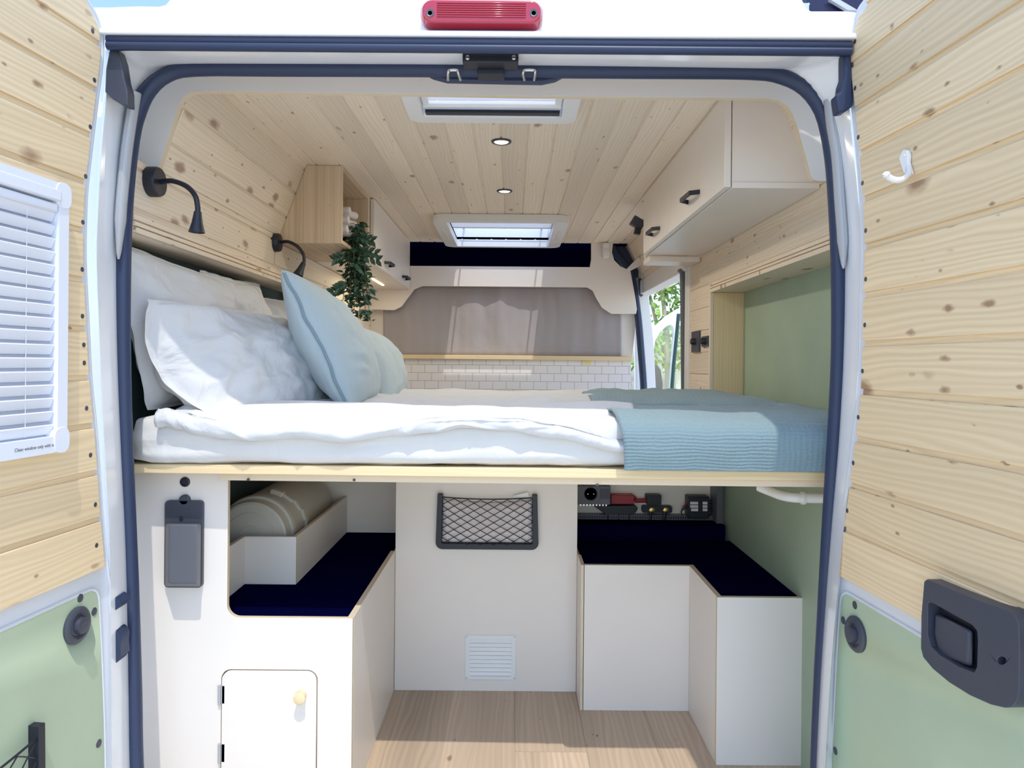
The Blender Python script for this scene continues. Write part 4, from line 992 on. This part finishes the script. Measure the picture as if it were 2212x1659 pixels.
# ---------------------------------------------------------------- pillows
def pillow(name, C, T, mat, label, group=None, pinch=.07, flange=0, seed=0, wr=.010, n=46, sag=.0, folds=(), parts=None, exp=.5, bow=(0,0,0), cr=.05):
    """C: four corners in order (a=-1,b=-1),(1,-1),(1,1),(-1,1); bulges both ways from the corner patch"""
    C = [Vector(c) for c in C]; nrm = (C[2]-C[0]).cross(C[3]-C[1]).normalized()
    mb = MB(); faces = {}
    E = 1+flange
    def pos(a, b, side):
        ai, bi = a, b
        ac = max(-1, min(1, a)); bc = max(-1, min(1, b))
        q_ = 1-cr*(ac*bc)**4; a *= q_; b *= q_
        aa = a*(1-pinch*(1-bc*bc)); b2 = b*(1-pinch*(1-ac*ac))
        p = (C[0]*(1-aa)*(1-b2)+C[1]*(1+aa)*(1-b2)+C[2]*(1+aa)*(1+b2)+C[3]*(1-aa)*(1+b2))/4
        p += Vector(bow)*(1-bc*bc)*((1-ac)/2)**1.5
        w = max(0, (1-ac*ac)*(1-bc*bc)); h = T*w**exp
        env = w**.35
        s_ = seed*7.7
        h += wr*env*(noise.noise((a*2.2+s_, b*2.2, side*3))*1.3+.8*abs(noise.noise((a*4.5, b*4.5+s_, side*5)))-.3)
        h += wr*env*.75*(ridged(Vector((a*1.5+s_+side*3, b*1.5, s_)))+.6*ridged(Vector((a*3.4, b*3.0+s_, side*4)), 4)-.4)
        for (fa, fb, ang, amp, wid, ln) in folds:      # lying creases
            ca, sa = math.cos(ang), math.sin(ang); du = (a-fa)*ca+(b-fb)*sa; dv = -(a-fa)*sa+(b-fb)*ca
            dv += .12*math.sin(du*4); h += amp*math.exp(-(dv/wid)**2)*math.exp(-(du/ln)**2)*(1 if side > 0 else .2)
        # puckers along the seams
        e = max(abs(ac), abs(bc)); t = (b if abs(ac) > abs(bc) else a)
        h += wr*.55*max(0, e-.55)*math.sin(t*17+s_+2*noise.noise((t*2, s_, 0)))*(1-e)*4
        rough = .006*noise.noise((a*5+s_, b*5, 2)) if e > .98 else 0
        return p+nrm*(side*h+rough)-Vector((0,0,sag*w**.5))
    g = {}
    for side in (1, -1):
        for i in range(n+1):
            for j in range(n+1):
                a = math.sin((i/n-.5)*math.pi)*.6+(2*i/n-1)*.4; b = math.sin((j/n-.5)*math.pi)*.6+(2*j/n-1)*.4
                a *= E; b *= E
                bnd = i in (0, n) or j in (0, n)
                if bnd and side == -1: g[(side,i,j)] = g[(1,i,j)]; continue
                p = pos(a, b, side)
                if not bnd and flange and max(abs(a), abs(b)) > 1: p = pos(a, b, side)+nrm*side*.0012
                mb.v.append(p); g[(side,i,j)] = len(mb.v)-1
    for side in (1, -1):
        for i in range(n):
            for j in range(n):
                f = [g[(side,i,j)], g[(side,i+1,j)], g[(side,i+1,j+1)], g[(side,i,j+1)]]
                mb.f.append(f if side > 0 else f[::-1]); mb.m.append(0); mb.o.append(0)
    o = mb.build(name, mat, None, smooth=180, subsurf=1)
    tag(o, label, 'pillow', group)
    return o, pos, nrm, mb
P = lambda x, y, d: at(x, y, d)
WG = 'white pillows at the head of the bed'
# large one in front: corners bottom-near, bottom-far, top-far, top-near
pillow('pillow', [P(520,915,1.80), P(722,880,2.30), P(612,690,2.36), P(322,648,1.715)], .105, COT,
       'big white pillow with a flange edge, the nearest of the white pillows', WG, flange=.075, seed=1, wr=.020, pinch=.03, bow=(-.075,0,-.04),
       folds=[(-.45,-.1,1.2,-.020,.07,.5),(-.2,.05,.7,.016,.08,.5),(-.35,-.5,.5,.014,.06,.3),(-.55,.2,1.3,.014,.05,.5),(.1,-.5,.2,-.008,.05,.5),(.3,.2,2.2,.008,.08,.6)])
pillow('pillow', [P(318,888,1.80), P(520,860,2.25), P(505,612,2.30), P(238,515,1.665)], .075, COT,
       'white pillow leaning on the left wall behind the nearest white pillow, beside the door seal', WG, flange=.05, seed=2, wr=.014,
       folds=[(-.3,.3,.9,.014,.07,.5),(.1,-.2,1.4,-.012,.06,.5)])
pillow('pillow', [P(470,850,2.25), P(640,850,2.62), P(560,615,2.62), P(432,585,2.12)], .06, COT,
       'crumpled white pillow farther back under the wall recess, with its corner sticking up', WG, flange=.07, seed=3, wr=.016,
       folds=[(0,.3,.9,.014,.07,.5),(.2,-.2,1.4,-.012,.06,.5)])
pillow('pillow', [P(600,850,2.62), P(730,850,2.95), P(655,650,2.95), P(545,640,2.66)], .055, COT,
       'white pillow farthest back, mostly hidden behind the blue cushion', WG, flange=.05, seed=4, wr=.014)
BG = 'pale blue cushions on the bed'
cu, pos, nrm, mbp = pillow('cushion', [P(757,893,2.02), P(815,866,2.44), P(722,672,2.50), P(600,571,1.98)], .098, BLUEP,
       'pale blue square cushion with a zip, leaning on the white pillows', BG, seed=5, pinch=.045, wr=.007, exp=.5,
       folds=[(-.5,-.35,.1,.010,.05,.25),(-.55,-.55,.2,.010,.04,.22),(-.4,-.15,-.1,-.008,.05,.3),(-.6,.4,.2,.008,.05,.25)])
cu['category'] = 'cushion'
# zip along the near side of the cushion
def zip_pts(off):
    out = []
    for k in range(41):
        b = -.96+1.9*k/40; a = -.992; p = (pos(a, b, 1)+pos(a, b, -1))/2; q = pos(-.93, b, 1)
        out.append(q.lerp(p, .95)+off)
    return out
mb = MB(); mb.tube(zip_pts(Vector((0,-.005,0))), .0019, 6); mb.tube(zip_pts(Vector((.006,-.004,.001))), .0012, 6); mb.build('zip', M('zip_grey_blue', (.20,.29,.34), .6), cu)
c2, _, _, _ = pillow('cushion', [P(838,885,2.46), P(872,860,2.88), P(826,735,2.90), P(738,690,2.46)], .085, BLUEP,
       'pale blue cushion behind the zipped one, farther down the bed', BG, seed=6, pinch=.05, wr=.006, exp=.55)
c2['category'] = 'cushion'

# ---------------------------------------------------------------- overhead cabinets
rc = thing('overhead_cabinet', (.69, 2.5, .496), 'long white overhead cabinet on the right with two doors and black handles', 'cabinet')
d0, dm, d1 = 1.94, 2.64, 3.14; XF = .570; zb_ = .496
prof = [(XF+.021, ZC-.001), (XF+.021, zb_+.0), (RWX-.004, zb_+.0), (RWX-.006, .51), (.72, ZC-.001)]
for yy in (d0+.004, d1-.016):
    mb = MB(grain=(0,0,1)); mb.prism([Vector((x, yy, z)) for x, z in prof], (0,.016,0), 0, 1); mb.build('end_panel', [LAM, PLY], rc, bevel=.001)
mb = MB(); mb.box((XF+.021, d0, zb_-.016), (RWX-.002, d1, zb_)); mb.build('bottom_panel', LAM, rc, bevel=.001)
for (ya, yb, hy) in ((d0, dm-.001, 2.27), (dm+.001, d1, 2.86)):
    mb = MB(); mb.box((XF, ya, zb_-.014), (XF+.018, yb, ZC-.004)); dr = mb.build('door', LAM, rc, bevel=.0015)
    mb = MB(); hz = zb_+.034; pts = [(XF, hy-.078, hz), (XF-.030, hy-.060, hz), (XF-.034, hy+.045, hz), (XF, hy+.075, hz)]
    pp = [Vector(q) for q in pts]
    inner = [pp[0]+Vector((0,.008,0)), pp[1]+Vector((.007,.004,0)), pp[2]+Vector((.007,-.004,0)), pp[3]+Vector((0,-.008,0))]
    mb.prism([q-Vector((0,0,.007)) for q in pp+inner[::-1]], (0,0,.014)); mb.build('handle', BLK, dr, bevel=.0012)
# lower white valance beyond the cabinet (above sliding door)
mb = MB(); mb.prism([at(x,y,3.30) for x,y in ((1392,540),(1487,540),(1480,566),(1400,568),(1393,560))], (0,.02,0)); mb.build('valance', LAMG, rw, bevel=.004)
mb = MB(); mb.box((.60, 3.16, .455), (.826, 3.30, .478)); mb.build('valance_shelf', LAM, rw, bevel=.002)

lc = thing('overhead_cabinet', (-.75, 3.5, .447), 'overhead cabinet on the left with an open wooden shelf and two white doors', 'cabinet')
XL, yA, yB, yC, yD, zl = -.645, 2.70, 3.20, 3.90, 4.365, .447
wallx = lambda z: LWX+.001+(.10*(z-.47)/.27 if z > .47 else 0)
def lpoly(y, th, mat2=1):
    return [Vector((XL, y, ZC-.001)), Vector((XL, y, zl)), Vector((wallx(zl), y, zl)), Vector((wallx(.47), y, .47)), Vector((wallx(ZC)+.0, y, ZC-.001))]
mb = MB(grain=(0,0,1)); mb.prism(lpoly(yA, 0), (0,.016,0), 0, 1); mb.build('side_panel', [VEN, PLY], lc, bevel=.001)
mb = MB(grain=(0,0,1)); mb.prism(lpoly(yB-.016, 0), (0,.016,0), 0, 1); mb.build('shelf_divider', [VEN, PLY], lc, bevel=.001)
mb = MB(grain=(0,1,0)); mb.box((LWX+.002, yA+.016, zl), (XL, yB-.016, zl+.014)); mb.build('shelf_board', VEN, lc, bevel=.001)
mb = MB(grain=(0,1,0)); mb.box((LWX+.002, yA+.016, ZC-.016), (XL, yB-.016, ZC-.002)); mb.build('top_board', VEN, lc, bevel=.001)
mb = MB(grain=(0,1,0)); mb.box((LWX+.002, yB+.001, zl-.002), (XL+.004, yD, zl+.012)); mb.build('bottom_panel', LAM, lc, bevel=.001)
mb = MB(grain=(0,1,0)); mb.box((XL-.02, yB+.001, zl+.012), (XL+.002, yB+.018, ZC-.002)); mb.build('front_post', PLY, lc)
for (ya, yb) in ((yB+.035, yC-.001), (yC+.001, yD)):
    mb = MB(); mb.box((XL, ya, zl-.001), (XL+.018, yb, ZC-.004)); dr = mb.build('door', LAM, lc, bevel=.0015)
    hy = (ya+yb)/2; hz = zl+.040; xo = XL+.018
    pp = [Vector(q) for q in ((xo, hy-.07, hz), (xo+.030, hy-.055, hz), (xo+.034, hy+.045, hz), (xo, hy+.07, hz))]
    inner = [pp[0]+Vector((0,.008,0)), pp[1]+Vector((-.007,.004,0)), pp[2]+Vector((-.007,-.004,0)), pp[3]+Vector((0,-.008,0))]
    mb = MB(); mb.prism([q-Vector((0,0,.007)) for q in pp+inner[::-1]], (0,0,.014)); mb.build('handle', BLK, dr, bevel=.0012)
mb = MB(); a = at_z(783, 590, zl-.006); b = at_z(836, 617, zl-.006)
mb.prism([Vector((a.x-.006, a.y, zl-.007)), Vector((a.x+.006, a.y, zl-.007)), Vector((a.x+.006, b.y, zl-.007)), Vector((a.x-.006, b.y, zl-.007))], (0,0,.0045)); mb.build('light_strip', LEDM, lc)
L_ = bpy.data.lights.new('strip_light', 'AREA'); L_.shape = 'RECTANGLE'; L_.size = .02; L_.size_y = abs(b.y-a.y); L_.energy = 0.9; L_.color = (1, .88, .62)
lo_ = bpy.data.objects.new('strip_light_beam', L_); COL.objects.link(lo_); lo_.location = (a.x, (a.y+b.y)/2, zl-.012+CZ)
# towels on the shelf
for k in range(3):
    mb = MB(); y = yA+.10; z = zl+.025+.040*k+.045
    c = Vector((-.70, y+.02*k, z)); mb.tube([c+Vector((0,0,0)), c+Vector((.05,.10,0))], [.021,.021], 14, flat=.8)
    mb.tube([c+Vector((-.02,0,0)), c+Vector((.055,.0,.002))], .019, 14, flat=.8)
    tag(mb.build('rolled_towel', TOWL, None, bevel=.003), 'small white rolled cloth on the open shelf above the plant, %s' % ('lowest', 'middle', 'topmost')[k], 'towel', 'rolled cloths on the open shelf')
# hanging plant
pl_ = thing('hanging_plant', (-.63, 2.9, .2), 'artificial green vine trailing down from the open shelf', 'plant')
mbs = MB(); mbl = MB()
def leaf(c, d, up, L):
    d = d.normalized(); s = d.cross(up)
    if s.length < 1e-3: s = d.orthogonal()
    s.normalize(); nn = s.cross(d); w = L*.30
    pts = [c, c+d*L*.3+s*w*.85+nn*.12*L, c+d*L*.62+s*w*.8+nn*.10*L, c+d*L, c+d*L*.62-s*w*.8+nn*.10*L, c+d*L*.3-s*w*.85+nn*.12*L, c+d*L*.35, c+d*L*.65]
    mbl.add(pts, [(0,1,6),(1,2,7,6),(2,3,7),(0,6,5),(6,7,4,5),(7,3,4)])
rs = random.Random(11)
strands = []
for k in range(20):
    top_ = P(748+rs.random()*34, 478+rs.random()*30, 2.80+rs.random()*.2); end = (585, 690)[rs.random() > .3] if k else 692
    ye = 590+rs.random()*100; xe = 745+rs.random()*45+ (ye-560)*.12
    e = P(xe, ye, top_.y+rs.uniform(-.04,.05)); mid = top_.lerp(e, .5)+Vector((rs.uniform(-.02,.03), rs.uniform(-.02,.02), .01))
    if k < 3: e = P((800, 790, 740)[k], (694, 676, 655)[k], 2.86); mid = top_.lerp(e, .5)+Vector((.01,0,.02))
    pts = catmull([top_, mid, e], 8); mbs.tube(pts, .0014, 5)
    for i, p in enumerate(pts):
        for _ in range(2 if i > 1 else 3):
            ang = rs.random()*2*math.pi; d = Vector((math.cos(ang), math.sin(ang)*.7, rs.uniform(-.9,.25)))
            leaf(p+Vector((rs.uniform(-.016,.016), rs.uniform(-.012,.012), 0)), d, Vector((rs.uniform(-.5,.5),-.6,1)), rs.uniform(.026,.043))
for (x, y) in ((722,632),(728,560),(800,520),(808,548),(812,562),(735,622)):
    p0 = P(760, y-14, 2.86); p1 = P(x, y, 2.84); mbs.tube([p0, p0.lerp(p1,.5)+Vector((0,0,.008)), p1], .0011, 5)
    for t in (.5, .75, 1): 
        for sg in (1, -1): leaf(p0.lerp(p1, t), (p1-p0).normalized()+Vector((0,0,sg*.8)), Vector((0,-1,.3)), .036)
mbs.build('stems', M('stem_brown', (.10,.08,.04), .7), pl_); fo2 = mbl.build('foliage', LEAF, pl_, smooth=0, normals=False)

# ---------------------------------------------------------------- roof lights and lamps
def frame_ring(mb, x0, y0, x1, y1, w, z0, z1, r=.03, m=0, wy=None):
    wy = wy or w
    mb.prism([Vector((x, y, z0)) for x, y in rrect(x0, y0, x1, y1, r, 6)], (0,0,z1-z0), m, holes=[[Vector((x, y, z0)) for x, y in rrect(x0+w, y0+wy, x1-w, y1-wy, r*.25, 3)]])
n1 = thing('roof_hatch', (-.06, 1.9, .70), 'square white roof hatch with a closed blind, the one nearest the doorway', 'roof hatch', 'roof hatches in the ceiling')
mb = MB(); frame_ring(mb, -.300, 1.785, .177, 2.095, .043, .700, .739, .035, wy=.05); mb.build('frame', WPL, n1, bevel=.008, seg=3)
mb = MB(); mb.box((-.250, 1.80, .728), (.126, 1.99, .731)); mb.build('blind', BLIND, n1)
mb = MB(); mb.box((-.256, 1.995, .712), (.132, 2.012, .730)); mb.box((-.256, 1.80, .720), (-.238, 2.0, .735)); mb.box((.114, 1.80, .720), (.132, 2.0, .735)); mb.build('blind_bar', WPL, n1, bevel=.002)
mb = MB(); mb.box((-.250, 2.016, .704), (.128, 2.040, .712)); mb.build('blind_slot', BLK, n1)
mb = MB(); mb.box((NEAR_H[0], NEAR_H[1], .816), (NEAR_H[2], NEAR_H[3], .820)); mb.build('pane', ACRY, n1)
n2 = thing('roof_hatch', (-.06, 4.0, .70), 'wide white roof hatch with a clear pane, at the far end of the ceiling', 'roof hatch', 'roof hatches in the ceiling')
mb = MB(); frame_ring(mb, -.404, 3.55, .280, 4.345, .070, .700, .739, .06, wy=.037); mb.build('frame', WPL, n2, bevel=.010, seg=3)
for x in (-.372, .248):
    mb = MB(); mb.box((x-.010, 3.80, .698), (x+.010, 4.08, .702)); mb.build('side_insert', DGREY2 if False else LAMG, n2, bevel=.002)
mb = MB(); mb.box((-.336, 3.60, .752), (.211, 3.97, .755)); mb.build('blind', BLIND, n2)
mb = MB(); mb.box((-.336, 3.97, .748), (.211, 3.985, .760)); mb.build('blind_bar', WPL, n2, bevel=.002)
mb = MB(); mb.box((FAR_H[0], FAR_H[1], .816), (FAR_H[2], FAR_H[3], .820)); mb.build('pane', ACRY, n2)
mb = MB()
mb.box((-.30, 4.02, .80), (-.29, 4.30, .808)); mb.box((.165, 4.02, .80), (.175, 4.30, .808)); mb.box((-.30, 4.01, .80), (.175, 4.02, .808)); mb.build('pane_bracket', LAMG, n2)
for k, (px, py, w_) in enumerate(((1083, 305, 'nearer'), (1090, 412, 'farther'))):
    c = at_z(px, py, ZC); t = thing('ceiling_downlight', (c.x, c.y, ZC-.004), 'small round ceiling light between the roof hatches, the %s of the two' % w_, 'ceiling light', 'small round ceiling lights')
    mb = MB(); mb.lathe((c.x, c.y, ZC), (0,0,-1), [(0,.034),(.004,.033),(.006,.028),(.003,.024)], 32); mb.build('rim', DGREY, t)
    mb = MB(); mb.lathe((c.x, c.y, ZC-.0025), (0,0,-1), [(0,.0245),(.002,.022)], 28); mb.build('lens', DLM, t)
    L_ = bpy.data.lights.new('downlight', 'SPOT'); L_.energy = (7, 11)[k]; L_.color = (1, .90, .76); L_.spot_size = math.radians(172); L_.spot_blend = .6; L_.shadow_soft_size = .025
    lo_ = bpy.data.objects.new('downlight_beam', L_); COL.objects.link(lo_); lo_.location = (c.x, c.y, ZC-.02+CZ)

def lamp(bpx, pts, label, r=.036, k=1.0):
    """reading lamp on the left wall; bpx = base centre pixel, pts = (px, py, distance from wall)"""
    b = at_x(bpx[0], bpx[1], LWX+.006 if bpx[1] > 400 else LWX+.012)
    t = thing('reading_lamp', tuple(b), label, 'wall lamp', 'gooseneck reading lamps on the left wall')
    mb = MB(); mb.lathe(b+Vector((-.012,0,0)), (1,0,0), [(0,r),(.020,r),(.026,r*.93),(.027,.012)], 32); mb.build('wall_plate', BLK, t, smooth=35)
    d = b.y; P3 = [b+Vector((.014,0,0))]+[at(x, y, d+dd) for x, y, dd in pts[:-1]]
    mb = MB(); cp = catmull(P3, 6); mb.tube(cp, .0062, 10); mb.build('gooseneck', BLK, t)
    e = at(pts[-1][0], pts[-1][1], d+pts[-1][2]); dr = (e-P3[-1]).normalized()
    mb = MB(); L_ = (e-P3[-1]).length; mb.lathe(P3[-1], dr, [(-.004,.0085),(.004,.0095),(L_*.5,.0125),(L_,.0185),(L_+.0005,.0165),(L_-.004,.015)], 24); mb.build('lamp_head', BLK, t, smooth=35)
lamp((334, 393), [(372,391,-.01),(402,402,-.03),(421,422,-.05),(427,446,-.05),(427,461,-.05),(425,502,-.05)], 'black gooseneck reading lamp on the left wall, nearest the doorway')
lamp((597, 524), [(622,522,-.01),(642,532,-.03),(655,549,-.04),(657,562,-.04),(655,570,-.04),(644,594,-.05)], 'black gooseneck reading lamp on the left wall, beside the blue cushion', r=.034)

# switches and sensor
for (x0,y0,x1,y1,lab,nm,cat) in ((1497,717,1513,760,'black upright switch plate with a knob on the right wall boards','wall_switch','switch'), (1519,727,1536,748,'small black square socket on the right wall beside the recess','wall_socket','socket')):
    a = at_x(x0,y0,RWX-.001); b = at_x(x1,y1,RWX-.001); t = thing(nm, (RWX, (a.y+b.y)/2, b.z), lab, cat)
    mb = MB(); mb.box((RWX-.009, b.y, b.z), (RWX-.0005, a.y, a.z)); mb.build('plate', DGREY, t, bevel=.002)
    mb = MB(); mb.lathe((RWX-.008, (a.y+b.y)/2, (a.z+b.z)/2), (-1,0,0), [(0,.016),(.014,.015),(.020,.012),(.021,.004)], 20); mb.build('knob', BLK, t)
mo = thing('motion_sensor', tuple(at(1309,555,4.34)), 'small white motion sensor on the front panel near the ceiling at the right', 'sensor')
mb = MB(); a = at(1302,556,4.33); b = at(1317,524,4.33); mb.box((a.x, 4.325, a.z), (b.x, 4.369, b.z)); mb.build('case', WPL, mo, bevel=.01, seg=3)
mb = MB(); mb.box((a.x+.008, 4.318, a.z+.03), (b.x-.008, 4.33, a.z+.055)); mb.build('lens', LAMG, mo, bevel=.003)
cm = thing('ceiling_bracket', tuple(at(1378,500,3.3)), 'black clip bracket beside the far end of the right overhead cabinet', 'bracket')
mb = MB(); c = at(1377,482,3.32); mb.obox(c, (1,0,-.6), (0,1,0), (.6,0,1), (.030,.02,.022)); mb.build('body', DGREY, cm, bevel=.003)
mb = MB(); mb.obox(at(1377,499,3.31), (1,0,-.2), (0,1,0), (.2,0,1), (.014,.015,.016)); mb.build('clip', BLK, cm, bevel=.002)

# ---------------------------------------------------------------- outside
g = MB(); g.box((-40,-30,-1.765), (40,50,-1.665)); o = g.build('ground', GRND); o['kind'] = 'structure'
# open cab door seen through the sliding door opening
dd = 5.5
oc = [(1404,1120),(1404,726),(1412,708),(1440,682),(1462,668),(1480,660),(1500,655),(1560,655),(1620,680),(1620,1120)]
wi = [(1412,760),(1416,735),(1428,716),(1440,705),(1448,702),(1454,708),(1456,722),(1447,840),(1440,900),(1412,900)]
w2 = [(1463,690),(1470,678),(1500,672),(1560,672),(1600,700),(1600,900),(1450,900)]
mb = MB(); mb.prism([at(x,y,dd) for x,y in oc], (0,.06,0), holes=[[at(x,y,dd) for x,y in wi], [at(x,y,dd) for x,y in w2]]); cd = mb.build('cab_door', CARW, body, bevel=.006)
mb = MB(); mb.prism([at(x,y,dd+.03) for x,y in wi], (0,.004,0)); mb.prism([at(x,y,dd+.03) for x,y in w2], (0,.004,0)); mb.build('window_glass', GLASS, cd)
mb = MB(); mb.tube([at(1466,678,dd), at(1462,720,dd), at(1455,790,dd), at(1447,900,dd)], .014, 8); mb.build('window_seal', M('green_black_rubber', (.02,.06,.06), .5), cd)
mb = MB(); mb.prism([at(x,y,5.9) for x,y in ((1413,786),(1420,788),(1428,800),(1432,830),(1431,860),(1413,860))], (0,.08,0)); mb.build('mirror', RUB, cd, bevel=.01)
# garden wall and shrubs
mb = MB(); mb.box((-1, 10.5, -1.665), (7, 10.8, .55)); o = mb.build('garden_wall', STONE); tag(o, 'pale stone garden wall beyond the side opening', 'wall')
rs = random.Random(5)
def shrub(name, cx_, cy_, z0, z1, r, nleaf, label):
    t = thing(name, (cx_, cy_, -1.665), label, 'shrub', 'shrubs beyond the side opening')
    mbt = MB(); mbf = MB()
    for k in range(6):
        a = Vector((cx_+rs.uniform(-.15,.15), cy_, -1.665)); e = Vector((cx_+rs.uniform(-.7,.7)*r, cy_+rs.uniform(-.3,.3), z1*rs.uniform(.5,.95))); mbt.tube(catmull([a, a.lerp(e,.5)+Vector((.08,0,0)), e], 4), [.05-.0035*i for i in range(9)], 6)
    for k in range(nleaf):
        u = rs.random(); z = z0+(z1-z0)*u; ang = rs.random()*6.283; rr = r*math.sqrt(rs.random())*(1-.3*u)
        if noise.noise((math.cos(ang)*rr*2.2+cx_, z*2.2, cy_+math.sin(ang)*rr)) < -.12: continue
        c = Vector((cx_+rr*math.cos(ang), cy_+rr*.6*math.sin(ang), z)); d = Vector((rs.uniform(-1,1), rs.uniform(-1,1), rs.uniform(-1,1))).normalized(); s = d.orthogonal().normalized(); L_ = rs.uniform(.07,.14)
        mbf.add([c, c+d*L_*.5+s*L_*.3, c+d*L_, c+d*L_*.5-s*L_*.3], [(0,1,2,3)])
    mbt.build('trunk', M('bark', (.42,.36,.28), .9), t); f_ = mbf.build('foliage', LEAF2, t, smooth=0, normals=False)
shrub('shrub', 2.2, 9.6, -.1, 1.7, .7, 1500, 'leafy green shrub seen over the open cab door')
shrub('shrub', 3.6, 9.9, -.3, 1.7, .9, 1500, 'leafy green shrub at the right behind the cab door, hidden by the wall boards')
print('objects', len(bpy.data.objects))
